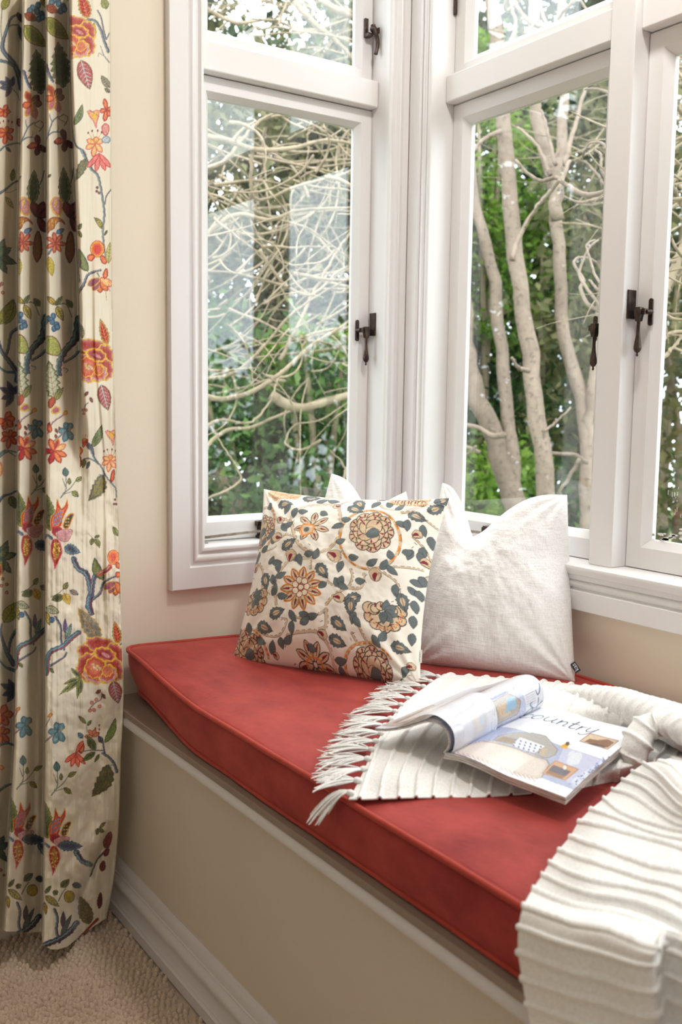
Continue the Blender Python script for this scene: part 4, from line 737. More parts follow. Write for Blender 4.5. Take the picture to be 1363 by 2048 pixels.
    br(3, [(1010, 1620), (1020, 1690)], 20, 22, a=(84, 104, 110)); br(4, [(990, 0), (1030, 90), (1100, 180), (1150, 280), (1220, 370), (1260, 420), (1268, 520)], 24, 8, a=(96, 122, 126)); br(4, [(900, 110), (960, 90), (1030, 120), (1070, 150)], 14, 18, a=(96, 112, 106)); lf(4, 980, 120, 940, 210, 40, [(0, (50, 70, 60)), (1, (96, 110, 110))]); lf(4, 920, 90, 900, 200, 60, G1_)
    c.clip = lambda X, Y: (X > CD(Y)-4) | (Y > 1040); pt(4, 850, 60, -80, 100, 90, RB); pt(4, 850, 40, 90, 170, 90, [(0, MAR), (2, (176, 44, 40)), (5, (190, 90, 60))]); c.clip = lambda X, Y: (X > CD(Y)) | (Y > 1040)
    lf(4, 1120, 270, 960, 560, 170, [(0, (130, 124, 60)), (1.8, (92, 84, 92)), (4, (140, 130, 70))], (70, 56, 90), teeth=6, bend=-6); br(4, [(1080, 270), (1140, 280)], 12, 10)
    lily(4, 1200, 110, .9); pt(4, 1240, 210, 100, 150, 50, RB)
    for dx, dy in ((1255, 540), (1245, 590), (1265, 590)): ds(4, dx, dy, 14, (130, 70, 80))
    lf(4, 1030, 960, 1085, 930, 40, G2_); lf(4, 1020, 970, 1085, 1070, 60, G2_, bend=-3); lf(4, 1010, 960, 990, 1040, 50, G2_); br(4, [(1010, 960), (960, 910)], 7, 4, a=(140, 130, 90)); lf(4, 1285, 940, 1230, 830, 60, G2_)
    br(4, [(800, 1180), (850, 1290), (940, 1350), (980, 1480), (990, 1600), (960, 1700)], 56, 60); br(4, [(1000, 1600), (1010, 1480), (1030, 1380), (1080, 1330)], 50, 46, a=(96, 60, 80), b=(76, 100, 120)); br(4, [(1020, 1620), (1090, 1560), (1120, 1460), (1200, 1400), (1260, 1380)], 34, 14, a=(90, 92, 104)); lf(4, 1130, 1420, 1030, 1170, 110, [(0, (40, 52, 36)), (1.4, (84, 100, 64)), (3, (110, 116, 66))], (140, 140, 70), bend=-5)
    br(4, [(1080, 1350), (1160, 1310), (1200, 1270)], 40, 50, a=(206, 80, 50), b=(150, 40, 40)); ds(4, 1235, 1170, 68, [(0, (206, 90, 50)), (1.6, (240, 160, 80)), (3.5, (232, 120, 76)), (7, (220, 90, 66))], 84); pt(4, 1270, 1220, 70, 80, 60, RB)
    for d_, bb in ((90, RB), (120, [(0, YEL), (1.6, (150, 84, 100))]), (60, RB), (150, [(0, YEL), (1.6, (160, 90, 106))])): pt(4, 1260, 1440, d_, 150, 90, bb)
    pt(4, 1270, 1390, -60, 70, 70, RB); br(4, [(1300, 1380), (1305, 1620), (1300, 1680)], 6, 4, a=(150, 120, 70))
    lf(5, 1090, 460, 850, 80, 200, [(0, YEL), (1.3, (134, 130, 112)), (5, (120, 116, 104))], (214, 160, 60), teeth=7, nv=6, deep=.25); br(5, [(980, -40), (970, 60), (1000, 150)], 70, 50); redleaf(5, 1290, 480, 1250, 230, 110); br(5, [(1270, 520), (1330, 470)], 20, 16, a=(100, 96, 110))
    rose(5, 1080, 690, 1.08); stripleaf(5, 1230, 880, 1290, 1130, 150)
    for a_, b_ in ((770, 740), (640, 1040), (720, 1010), (840, 1080), (880, 1020), (690, 920)): lf(5, 880, 850, a_, b_, 56, [(0, (110, 120, 44)), (1.2, (150, 156, 84)), (2.6, (84, 90, 76))], (86, 78, 84))
    for a_ in ((1100, 980, 1040, 1020), (1110, 1020, 1150, 1080)): lf(5, *a_, 44, [(0, (110, 50, 44)), (1, (150, 80, 66))])
    br(5, [(980, 1180), (1040, 1120), (1100, 1080), (1110, 1000)], 12, 10, a=(130, 100, 90))
    for dx, dy in ((1050, 1085), (1000, 1120), (1085, 1160), (1025, 1200), (980, 1205)): ds(5, dx, dy, 22, [(0, (176, 90, 76)), (1.5, (212, 140, 120))])
    lf(5, 940, 1350, 850, 1260, 44, G2_); lf(5, 950, 1370, 1000, 1310, 40, G2_); br(5, [(950, 1440), (940, 1350)], 8, 6, a=(80, 100, 76))
    for d_ in (-120, -70, -30, 180): pt(5, 1010, 1490, d_, 90, 50, [(0, (150, 66, 44)), (1.4, (206, 128, 90))])
    for dx, dy in ((1040, 1400), (1080, 1370), (1080, 1410), (1075, 1450)): ds(5, dx, dy, 9, (150, 60, 44), 16)
    lf(5, 1140, 1560, 1260, 1280, 84, [(0, (50, 76, 40)), (1.4, (110, 130, 70))], (150, 150, 60), bend=4); lf(5, 1120, 1560, 1070, 1480, 60, [(0, (50, 44, 80)), (1.4, (90, 84, 120))]); lf(5, 1040, 1640, 950, 1480, 90, G1_); lf(5, 900, 1510, 850, 1440, 60, BB)
    br(5, [(1120, 1540), (1130, 1620), (1150, 1700)], 20, 20, a=(80, 90, 96)); br(6, [(1000, 30), (1060, 70), (1110, 130), (1140, 210)], 26, 34, a=(80, 92, 96)); pt(5, 900, 1550, 100, 130, 70, RB); br(5, [(1130, 1640), (980, 1640), (900, 1650)], 12, 10, a=(80, 100, 96))
    for d_ in (110, 80, 50, 140, -60): pt(6, 740, 30, d_, 160, 54, [(0, (180, 36, 34)), (1.6, (220, 110, 84))])
    lf(6, 930, 20, 800, 110, 70, G1_); lf(6, 970, 40, 920, 120, 40, G1_); lf(6, 1060, 140, 890, 460, 200, [(0, (110, 106, 44)), (1.6, (84, 76, 70)), (4, (96, 96, 56))], (70, 50, 56), teeth=6, bend=-8); br(6, [(1040, 160), (1100, 145)], 10, 8)
    lf(6, 970, 760, 1030, 700, 40, G2_); lf(6, 960, 770, 1020, 800, 50, G2_); lf(6, 960, 760, 940, 830, 50, G2_); pt(6, 1080, 800, 110, 190, 90, [(0, (96, 34, 30)), (2, (130, 60, 50))]); br(6, [(1060, 940), (1000, 1010), (940, 1080), (880, 1230)], 20, 16, a=(70, 60, 56)); pt(6, 1010, 1080, 100, 120, 70, [(0, (96, 34, 30)), (2, (120, 50, 46))]); pt(6, 1060, 960, 120, 100, 60, [(0, (96, 34, 30)), (2, (120, 50, 46))])
    lf(6, 870, 1700, 780, 1420, 170, [(0, (110, 90, 40)), (1.4, (116, 104, 72))], (90, 70, 40), teeth=6, deep=.2); pt(6, 980, 1390, 95, 180, 60, [(0, (80, 30, 26)), (2, (96, 40, 34))]); c.stroke(K(6, [(950, 1650), (860, 1740), (750, 1850)]), 6, (150, 60, 30), 3)
    c.clip = None
def curtain():
    U = np.concatenate([np.arange(-170, -8, 6.), np.arange(-8, 247.5, .92)]); V = np.arange(-14, 1904, 1.32)
    cv = Canvas(U, V, (228, 218, 196)); paint_curtain(cv)
    X, Y = np.meshgrid(U, V); C = cv.C
    C *= (1+.05*(fbm(X*.05, Y*.02, 3, 3)-.5))[..., None]
    # relief of the folds: every band is proud at its left edge and runs back to the right
    def band(l, r, a0, a1, p=1.5): t = np.clip((X-l)/(r-l), 0, 1); return a0+(a1-a0)*(t**p)-.012*np.exp(-((t-.12)/.16)**2)+.010*np.sin(np.clip(t, 0, 1)*math.pi)**2*np.cos(t*9)*.5
    ab, bc, cd = AB(Y), BC(Y), CD(Y); k = np.clip((Y-760)/420, 0, 1); k = k*k*(3-2*k)
    dA = band(ab-52, ab, -.018, .045); dA = np.where(X < ab-52, band(ab-110, ab-52, -.02, .03), dA); dA = np.where(X < ab-110, band(ab-180, ab-110, -.02, .03), dA)
    dB = band(ab, bc, -.022, .045); rC = cd*(1-k)+(bc+150)*k
    dC = band(bc, rC, -.030, .045*(1-k)-.008*k, 1.5); dD = band(cd, 245, -.038, .0, 1.1)
    wD = 1/(1+np.exp(-(X-cd)/(1.0+20*k))); dCD = dC*(1-wD)+(dD*(1-k)+dC*k)*wD
    s1_ = 1/(1+np.exp(-(X-ab)/.8)); s2_ = 1/(1+np.exp(-(X-bc)/.8))
    D = dA*(1-s1_)+(dB*(1-s2_)+dCD*s2_)*s1_
    D += .010*(fbm(X*.045, Y*.0022, 3, 21)-.5)+.004*(fbm(X*.16, Y*.006, 3, 22)-.5)
    low = np.clip((Y-1150)/500, 0, 1); D += .020*low*(fbm(X*.022, Y*.011, 3, 23)-.5)+.007*np.clip((Y-600)/600, .15, 1)*(fbm(X*.05, Y*.035, 3, 24)-.5)
    # crease that runs down the broad panel and the flap kicked out at the hem
    cr_ = np.interp(Y, [450, 700, 900, 1100, 1350], [182, 186, 205, 207, 209]); g = np.clip((Y-430)/120, 0, 1)*np.clip((1330-Y)/160, 0, 1); D += .006*g*np.exp(-((X-cr_)/3.5)**2)
    fl = np.interp(Y, [1660, 1800, 1900], [212, 152, 150]); g = np.clip((Y-1640)/60, 0, 1); D += .030*g*(1/(1+np.exp(-(X-fl)/5)))+.012*g*np.exp(-((X-fl-8)/8)**2)
    g = np.clip((Y-1720)/160, 0, 1); D += -.012*g*np.exp(-((X-105)/34)**2)
    D = D*1.25-.024; D = np.minimum(D, 1.942-1.87)
    d = _f[None, None]+_r*((X-681.5)/FPX)[..., None]-_u*((Y-1024)/FPX)[..., None]
    P = CP+d*(1.87/d[..., 1])[..., None]; P = CP+(P-CP)*((1.87+D)/1.87)[..., None]
    hem = np.interp(X, [-200, 0, 10, 60, 82, 85, 100, 118, 135, 165, 205, 216, 240], [1852, 1857, 1863, 1866, 1864, 1890, 1899, 1899, 1894, 1869, 1842, 1835, 1830])
    ok = (X <= RE(Y)+.5) & (Y <= hem); P[..., 2] = np.maximum(P[..., 2], .0015)
    nr, nc = X.shape; F = grid_faces(nr, nc, flip=True); okf = ok.ravel()[F].all(1); F = F[okf]
    used = np.unique(F); mp = np.full(nr*nc, -1); mp[used] = np.arange(len(used))
    m = Mat('embroidered_curtain_cloth').set(Roughness=.55, Sheen_Weight=.25, Sheen_Roughness=.4); a = m.n('Attribute', attribute_name='print'); m.l(a.outputs['Color'], m.b.inputs['Base Color'])
    m.bump(m.noise(900, 2, vec=m.coord(), stretch=(1, 1, .4)), .25, .0004); m.bump(m.noise(26, 4, vec=m.coord(), stretch=(1, 1, .4)), .15, .003)
    t = tag(empty('floral_curtain', (.62, 1.87, 0)), 'long cream curtain embroidered with red and blue flowers hanging beside the bench', 'curtain')
    o = link_mesh('curtain_cloth', np_mesh('curtain_cloth', P.reshape(-1, 3)[used], mp[F], True, C.reshape(-1, 3)[used]), m.m, t)
    e = MB(); Pe = [P[j, np.searchsorted(U, RE(V[j])+.5)-1] for j in range(0, nr, 24) if V[j] < np.interp(RE(V[j]), [200, 246], [1845, 1835])]
    e.tube([Vector(p)+Vector((.0008, .003, 0)) for p in Pe], .0022, 6); e.build('side_hem', paint('curtain_lining_cloth', (206, 196, 174), .8, 4, .2, 200), t, smooth=True)
curtain()
# ---------------------------------------------------------------- seat cushion
def velvet(name, a, b):
    m = Mat(name).set(Roughness=.6, Sheen_Weight=.85, Sheen_Roughness=.4, Specular_IOR_Level=.2); m.b.inputs['Sheen Tint'].default_value = tuple(lin((255, 140, 128)))+(1,)
    v = m.coord(); n = m.noise(4.5, 6, .62, vec=v); k = m.noise(26, 5, .6, vec=v, stretch=(1, .5, 1)); f = m.mix(.4, n, k)
    m.color(m.ramp(f, [(.36, a), (.64, b)])); m.bump(k, .45, .004); m.bump(m.noise(1300, 2, vec=v), .2, .0003); return m.m
VEL = velvet('rust_red_velvet', (124, 34, 35), (172, 66, 61)); VELP = velvet('rust_red_piping_velvet', (158, 54, 46), (180, 70, 56))
def seat_cushion():
    x0, x1, y0, y1, zb = .7375, 1.486, -.86, 1.925, .4705
    def loop(d, n=420, r=.035):
        """rounded rectangle inset by d, as n points with even spacing"""
        a0, a1, b0, b1 = x0+d, x1-d, y0+d, y1-d; r = max(r-d*.6, .004); P = []
        for cx, cy_, s in ((a0+r, b0+r, math.pi), (a1-r, b0+r, 1.5*math.pi), (a1-r, b1-r, 0), (a0+r, b1-r, .5*math.pi)):
            for k in range(9): t = s+math.pi/2*k/8; P.append((cx+r*math.cos(t), cy_+r*math.sin(t)))
        P = np.array(P+[P[0]]); L = np.r_[0, np.cumsum(np.hypot(*np.diff(P, axis=0).T))]; t = np.linspace(0, L[-1], n, endpoint=False)
        return np.stack([np.interp(t, L, P[:, 0]), np.interp(t, L, P[:, 1])], 1)
    # keep the same parameter for every loop: project the outer loop inwards
    O = loop(0); cx, hx, cyy, hy = (x0+x1)/2, (x1-x0)/2, (y0+y1)/2, (y1-y0)/2
    def inset(d):
        s_x, s_y = (hx-d)/hx, (hy-d)/hy; return np.stack([cx+(O[:, 0]-cx)*s_x, cyy+(O[:, 1]-cyy)*s_y], 1)
    side = [(.012, 0), (.004, .003), (-.0, .008), (-.0035, .02), (-.005, .04), (-.004, .06), (-.001, .074), (.003, .082)]
    top = [(.006, .0845), (.012, .0862), (.022, .0880), (.04, .0905), (.07, .093), (.11, .095), (.16, .0955), (.22, .0955), (.29, .0955), (.34, .0955), (.3735, .0955)]
    rows = []
    for d, h in side+top: p = inset(min(d, hx-.0005)); rows.append(np.column_stack([p, np.full(len(p), h)]))
    V = np.array(rows); X, Y, H = V[..., 0], V[..., 1], V[..., 2]
    e = np.clip((Y-1.50)/.42, 0, 1); e = e*e*(3-2*e)
    front = np.clip(1-(X-x0)/.30, 0, 1)
    Z = zb+H*(1+.06*(fbm(X*6, Y*3.2, 3, 2)-.5)*(H > .05))+.014*e*(H/.09) + .012*e*front
    Z += (H > .084)*.004*(fbm(X*9+3, Y*5, 3, 8)-.5)
    X = X+.028*e*front*(H < .09)*np.clip(1.2-H/.08, 0, 1)+.010*e*front
    X = X+(H < .083)*.004*(fbm(Y*7, H*20, 3, 5)-.5)*front
    V = np.stack([X, Y, Z], -1); nr, nc = X.shape
    F = grid_faces(nr, nc, True); t = tag(empty('seat_cushion', (x0, .5, zb)), 'long rust red velvet seat cushion with piped edges on the bench', 'seat cushion')
    rr_ = [V[0, :, :].mean(0)]
    me = np_mesh('cushion_body', V.reshape(-1, 3), F, True); bm = bmesh.new(); bm.from_mesh(me); bmesh.ops.holes_fill(bm, edges=bm.edges, sides=0); bmesh.ops.recalc_face_normals(bm, faces=bm.faces); bm.to_mesh(me); bm.free()
    link_mesh('cushion_body', me, VEL, t, True)
    for nm, row in (('top_piping', 7), ('bottom_piping', 1)):
        P = [Vector(p)+Vector((-.0035 if p[0] < x0+.05 else 0, 0, .003 if row > 3 else .0005)) for p in V[row]]; m = MB(); P = P+[P[0], P[1]]
        m.tube(P, .0046 if row > 3 else .0038, 8, False); m.build(nm, VELP, t, smooth=True)
    return V
SEAT = seat_cushion()

# ---------------------------------------------------------------- pillows
def pillow(name, label, cat, corners, T, mat, n=90, chop=None, group=None, pinch=.055, colorC=None, seed=1, bulge_back=.8, top_sag=0., wr=1., flat=.55):
    """corners BL, BR, TR, TL; face normal = (BR-BL) x (TL-BL)"""
    BL, BR, TR, TL = [np.array(c, float) for c in corners]; u = np.linspace(0, 1, n); U, V_ = np.meshgrid(u, u)
    N = np.cross(BR-BL, TL-BL); N /= np.linalg.norm(N); up = (TL+TR-BL-BR)/2; upn = up/np.linalg.norm(up)
    a, b = 2*U-1, 2*V_-1
    # edges bow inwards between the corners
    U2 = .5+.5*(a*(1-pinch*(1-b**2)**1.0)); V2 = .5+.5*(b*(1-pinch*np.where(b < 0, .35, 1.)*(1-a**2)**1.0)) - top_sag*np.clip(b, 0, 1)**2*(1-a**2)
    P = ((1-U2)*(1-V2))[..., None]*BL+(U2*(1-V2))[..., None]*BR+(U2*V2)[..., None]*TR+((1-U2)*V2)[..., None]*TL
    A = (np.clip(1-np.abs(a)**2.4, 0, 1)*np.clip(1-np.abs(b)**2.4, 0, 1)); h = A**flat
    rx = fbm(U*5+seed, V_*5, 4, seed)-.5; r2 = fbm(U*16+seed, V_*16, 3, seed+4)-.5
    # creases fan out from the corners
    cre = sum(np.exp(-(np.hypot(a-s, b-q)/.55)**2)*np.sin(np.arctan2(b-q, a-s)*15+seed)*np.clip(np.hypot(a-s, b-q)/.2, 0, 1) for s in (-1, 1) for q in (-1, 1))
    dz = T*h*(1+.20*rx*wr)+T*h*(.05*r2*wr)+T*.055*cre*wr*np.clip(h*2, 0, 1)
    out = []
    for sgn, k in ((1, 1.), (-1, bulge_back)):
        Q = P+N*(sgn*dz*k)[..., None]
        if chop:
            uc, dep, w, lean = chop; x = (U-uc-lean*(1-V_)); x = np.where(x > 0, x/(w*2.7), x/w); g = np.exp(-np.abs(x)**1.35); vv = np.clip((V_-.35)/.65, 0, 1)**1.9
            Q = Q-upn*(dep*g*vv)[..., None]-N*(sgn*T*k*.72*np.exp(-(x/.75)**2)*np.clip((V_-.45)/.55, 0, 1)**1.2*h)[..., None]
            Q = Q+N*(sgn*T*.16*k*np.exp(-((np.abs(x)-1.5)/.6)**2)*vv)[..., None]
        out.append(Q)
    nv = n*n; F1 = grid_faces(n, n); F2 = grid_faces(n, n, flip=True)+nv; F = np.vstack([F1, F2]); V = np.vstack([out[0].reshape(-1, 3), out[1].reshape(-1, 3)])
    # weld the two rims
    idx = np.arange(2*nv); g = np.arange(nv).reshape(n, n); rim = np.unique(np.r_[g[0], g[-1], g[:, 0], g[:, -1]]); idx[rim+nv] = rim; F = idx[F]
    c = None
    if colorC is not None: c = np.vstack([colorC.reshape(-1, 3), colorC[:, ::-1].reshape(-1, 3)])
    used = np.unique(F); mp = np.full(2*nv, -1); mp[used] = np.arange(len(used)); F = mp[F]; V = V[used]; c = c[used] if c is not None else None
    base = (BL+BR)/2
    t = tag(empty(name, tuple(base)), label, cat, group); o = link_mesh('pillow_cover', np_mesh('pillow_cover', V, F, True, c), mat, t)
    return t, out[0], N
def linen():
    m = Mat('white_slub_linen').set(Roughness=.85, Sheen_Weight=.2)
    v = m.coord('Object'); a = m.noise(330, 3, .6, vec=v, stretch=(1, 1, .10)); b = m.noise(330, 3, .6, vec=v, stretch=(.12, .12, 1)); k = m.mix(.5, a, b)
    m.color(m.ramp(k, [(.30, (232, 229, 227)), (.56, (249, 248, 248))])); m.bump(k, 1.0, .0020); m.bump(m.noise(14, 4, vec=v), .25, .006); return m.m
LINEN = linen()
def solve(base, px, py, L):
    """point on the sight line at distance L from base (the farther one)"""
    d = ray(px, py); q = CP-np.array(base); a, b, c = d@d, 2*(d@q), q@q-L*L; D = max(b*b-4*a*c, 0); return CP+d*(-b+math.sqrt(D))/(2*a)
zs = .560
BL = on(2, zs+.006, 463, 1322); BR = on(2, zs+.004, 840, 1378); TL = solve(BL, 527, 978, .40); TR = solve(BR, 898, 996, .405)

# the printed cloth of the patterned pillow, traced in its own picture and carried over to the cloth
def homog(src, pinch=0):
    """px quad (BL, BR, TR, TL) -> unit square"""
    dst = [(0, 0), (1, 0), (1, 1), (0, 1)]; A = []; B = []
    for (x, y), (u, v) in zip(src, dst): A += [[x, y, 1, 0, 0, 0, -u*x, -u*y], [0, 0, 0, x, y, 1, -v*x, -v*y]]; B += [u, v]
    h = np.append(np.linalg.solve(np.array(A, float), np.array(B, float)), 1).reshape(3, 3)
    def f(P):
        Q = np.c_[P, np.ones(len(P))]@h.T; Q = Q[:, :2]/Q[:, 2:]
        if pinch: a, b = 2*Q[:, 0]-1, 2*Q[:, 1]-1; a, b = a/(1-pinch*np.clip(1-b*b, 0, 1)), b/(1-pinch*np.where(b < 0, .35, 1.)*np.clip(1-a*a, 0, 1)); Q = np.stack([.5+.5*a, .5+.5*b], 1)
        return Q
    return f
def paint_pillow(n):
    H = homog([(57, 1052), (1092, 1206), (1250, 160), (236, 100)], .085); u = np.linspace(0, 1, n)
    c = Canvas(u, u, (244, 238, 226), H, 1/1020., rag=.9); c.aa = 2.2
    SL, TN, LN, RD, OR = (98, 108, 109), (216, 190, 156), (62, 52, 46), (134, 18, 44), (230, 136, 30)
    def vine(P, w=13): P = crv(P, 7*len(P)); c.stroke(P, w, TN, w*.6); n_ = np.gradient(P, axis=0); n_ /= np.hypot(*n_.T)[:, None]; n_ = np.stack([-n_[:, 1], n_[:, 0]], 1); c.stroke(P+n_*w*.55, 3, LN, 2); c.stroke(P-n_*w*.55, 3, LN, 2, dash=len(P)*.3)
    def ring(x, y, rx, ry, a0=0, a1=360, col=OR, w=9): t = np.radians(np.linspace(a0, a1, 30)); P = np.stack([x+rx*np.cos(t), y+ry*np.sin(t)], 1); c.stroke(P, w+7, TN); c.stroke(P, w, col, dash=14); c.stroke(P*1.0+[6, 5], 2.5, LN, dash=11)
    def sl(x, y, dg, L=64, w=34): a = math.radians(dg); L, w = L*1.2, w*1.12; c.leaf(x, y, x+L*math.cos(a), y+L*math.sin(a), w, [(0, (44, 44, 46)), (2, SL)], bend=4)
    def bl(x, y, dg, L=88, w=60):
        a = math.radians(dg); L, w = L*1.12, w*1.15; x1, y1 = x+L*math.cos(a), y+L*math.sin(a); c.leaf(x, y, x1, y1, w, [(0, (40, 42, 44)), (2.5, SL)], teeth=5, deep=.35); c.leaf(x+(x1-x)*.22, y+(y1-y)*.22, x+(x1-x)*.72, y+(y1-y)*.72, w*.34, [(0, TN)]); c.stroke([(x, y), (x1, y1)], 3, (50, 50, 50)); 
    def bud(x, y, dg, S=1.):
        a = math.radians(dg); c.petal(x, y, a, 60*S, 56*S, [(0, LN), (2.5, TN)]); c.petal(x, y, a, 38*S, 26*S, [(0, RD)]); c.petal(x, y, a+.5, 44*S, 16*S, [(0, LN), (2, TN)])
    def ftl(x, y, S=1., yl=0):
        """many petalled round bloom in beige with red flecks"""
        S *= 1.18; Q_ = [(r, 2*math.pi*k/m_+ph) for r, m_, ph in ((88, 9, 0), (62, 7, .4), (36, 5, .2)) for k in range(m_)]
        for r, a in Q_: c.disc(x+math.cos(a)*r*S*.62, y+math.sin(a)*r*S*.66, 33*S, [(0, LN), (4.6, TN)], 36*S)
        for r, a in Q_:
            for q in ((-.22, .22) if r > 70 else (0,)): k_ = 33*S/(r*S*.62+20*S); c.stroke([(x+math.cos(a)*r*S*.62+math.cos(a+q*2)*12*S, y+math.sin(a)*r*S*.66+math.sin(a+q*2)*12*S), (x+math.cos(a)*r*S*.62+math.cos(a+q*2)*25*S, y+math.sin(a)*r*S*.66+math.sin(a+q*2)*26*S)], 3, RD, 8*S)
        c.disc(x, y, 22*S, [(0, LN), (2.5, TN)])
        if yl: ring(x, y, 78*S, 82*S, 10, 170, OR, 6)
        c.petal(x-14*S, y+24*S, -.6, 54*S, 46*S, [(0, (44, 46, 50)), (2, SL)])
    def star(x, y, S=1., n_=8, orng=True):
        for k in range(n_):
            a = 2*math.pi*k/n_+.3; c.petal(x, y, a, 104*S, 46*S, [(0, OR if orng else LN), (5.5, LN), (8, TN)] if orng else [(0, LN), (4.6, TN)], r0=12*S); c.stroke([(x+math.cos(a)*66*S, y+math.sin(a)*66*S), (x+math.cos(a)*100*S, y+math.sin(a)*100*S)], 12, RD, 4); c.stroke([(x+math.cos(a+.1)*44*S, y+math.sin(a+.1)*44*S), (x+math.cos(a+.05)*84*S, y+math.sin(a+.05)*84*S)], 3.5, LN, 2)
    def fan(x, y, S=1., fl=1):
        for r, m_ in ((100, 7), (64, 5)):
            for k in range(m_):
                a = math.radians(-10+200*k/(m_-1)); X, Y = x+fl*math.cos(a)*r*S*.72, y+math.sin(a)*r*S*.72; c.disc(X, Y, 31*S, [(0, LN), (4.6, TN)])
        ring(x, y, 74*S, 80*S, 0, 180, OR, 7)
        for k in range(7): a = math.radians(10+160*k/6); c.stroke([(x+math.cos(a)*66*S, y+math.sin(a)*70*S), (x+math.cos(a)*88*S, y+math.sin(a)*92*S)], 6, RD, 3)
        for k in range(4): c.disc(x+(-40+26*k)*S, y-(30-abs(k-1.5)*14)*S, 24*S, [(0, LN), (4.6, TN)]); c.stroke([(x+(-40+26*k)*S, y-20*S), (x+(-40+26*k)*S, y-40*S)], 8, RD, 3)
        for k in range(5): sl(x+4, y, -80+45*k, 52*S, 36*S)
    # vines
    vine([(245, 235), (310, 250), (350, 320), (370, 345)]); vine([(370, 345), (440, 360), (480, 450), (510, 510), (570, 555), (650, 545), (715, 470), (720, 380), (700, 300), (680, 262), (600, 250), (520, 262), (460, 310), (445, 370)], 15)
    vine([(680, 262), (740, 215), (800, 190)], 8); vine([(870, 180), (905, 250), (940, 280), (1000, 285)], 10); vine([(1020, 300), (1090, 280), (1150, 330), (1190, 350)], 9); vine([(400, 460), (440, 450), (490, 470)], 9); vine([(290, 520), (350, 515), (375, 500)], 7); vine([(255, 570), (290, 630), (290, 700), (280, 740)], 12)
    vine([(375, 820), (370, 720), (410, 640), (470, 585), (560, 590), (600, 570)], 13); vine([(575, 650), (580, 590)], 8); vine([(650, 850), (640, 930), (600, 950)], 15); vine([(650, 830), (700, 780), (760, 745), (830, 735), (850, 660)], 12); vine([(780, 640), (790, 690), (760, 740), (690, 730), (660, 710)], 10)
    vine([(390, 1010), (430, 965), (510, 955), (590, 960), (640, 1030), (640, 1120)], 14); vine([(450, 870), (520, 895), (600, 880), (640, 860)], 10); vine([(240, 920), (310, 960), (380, 960), (430, 900), (400, 890)], 9); vine([(770, 960), (800, 1010), (860, 1020)], 10); vine([(800, 900), (830, 970), (850, 1010)], 10); vine([(945, 650), (1010, 700), (1010, 800)], 10); vine([(960, 620), (1060, 600), (1120, 590)], 9); vine([(1080, 430), (1130, 480), (1160, 560), (1120, 640)], 9); vine([(130, 900), (120, 960)], 9); vine([(60, 1040), (110, 1090)], 8)
    ring(872, 468, 152, 172, -95, 200); ring(872, 468, 152, 172, 200, 262); ring(280, 370, 66, 140, -80, 95); ring(170, 1030, 110, 120, -110, 10); ring(835, 1140, 140, 135, 180, 330); ring(225, 500, 60, 70, 80, 130)
    # blooms
    ftl(880, 430, 1.13); star(570, 405, .84, 7, False); c.disc(545, 425, 42, [(0, OR), (6, TN)]); c.disc(545, 425, 16, [(0, SL)]); c.stroke([(520, 390), (580, 400), (580, 450), (530, 460), (510, 420), (520, 390)], 7, OR)
    ftl(255, 385, .92); star(520, 745, 1.0, 11); 
    for k in range(7): c.disc(520+34*math.cos(k*.9), 740+38*math.sin(k*.9), 19, [(0, RD), (4, (232, 216, 190))])
    c.disc(520, 740, 18, [(0, RD), (4, (232, 216, 190))]); fan(232, 760, .92, 1); fan(942, 850, 1.05, 1); ftl(165, 1020, .95); ftl(850, 1130, 1.05); star(535, 1090, .9, 9, False)
    c.stroke(np.stack([530+46*np.cos(np.arange(8)*.9), 1090+30*np.sin(np.arange(8)*.9)], 1), 7, OR)
    # top row
    for k in range(5): c.disc(300+38*k, 150-8*(k % 2)-abs(k-2)*4, 30, [(0, OR), (3, TN)])
    for k in range(4): c.disc(330+36*k, 178, 26, [(0, OR), (3, TN)]); 
    ring(380, 165, 80, 24, 0, 180); sl(370, 140, -30, 60, 36)
    for k in range(6): c.disc(955+34*k, 190-6*(k % 2), 29, [(0, OR), (3, TN)])
    for k in range(5): c.disc(975+34*k, 218, 25, [(0, LN), (4.6, TN)]); c.stroke([(975+34*k, 205), (975+34*k, 230)], 7, RD, 3)
    ring(1045, 215, 90, 26, 0, 180); c.petal(645, 176, .1, 60, 26, [(0, OR), (3, TN)]); c.petal(640, 176, 3.0, 60, 26, [(0, OR), (3, TN)])
    for x, y, d_ in ((440, 1, 0), ): pass
    BLv = [(350, 235, 10), (480, 195, 0), (770, 210, 55), (740, 270, 25), (410, 530, -30), (1050, 300, 15), (1145, 270, -35), (610, 620, 55), (300, 640, 75), (830, 780, 160), (330, 870, -15), (780, 790, 95), (670, 890, 40), (645, 980, 25), (1020, 740, 78), (250, 900, 25), (960, 1010, 10), (1170, 200, -20)]
    for x, y, d_ in BLv: bl(x, y, d_)
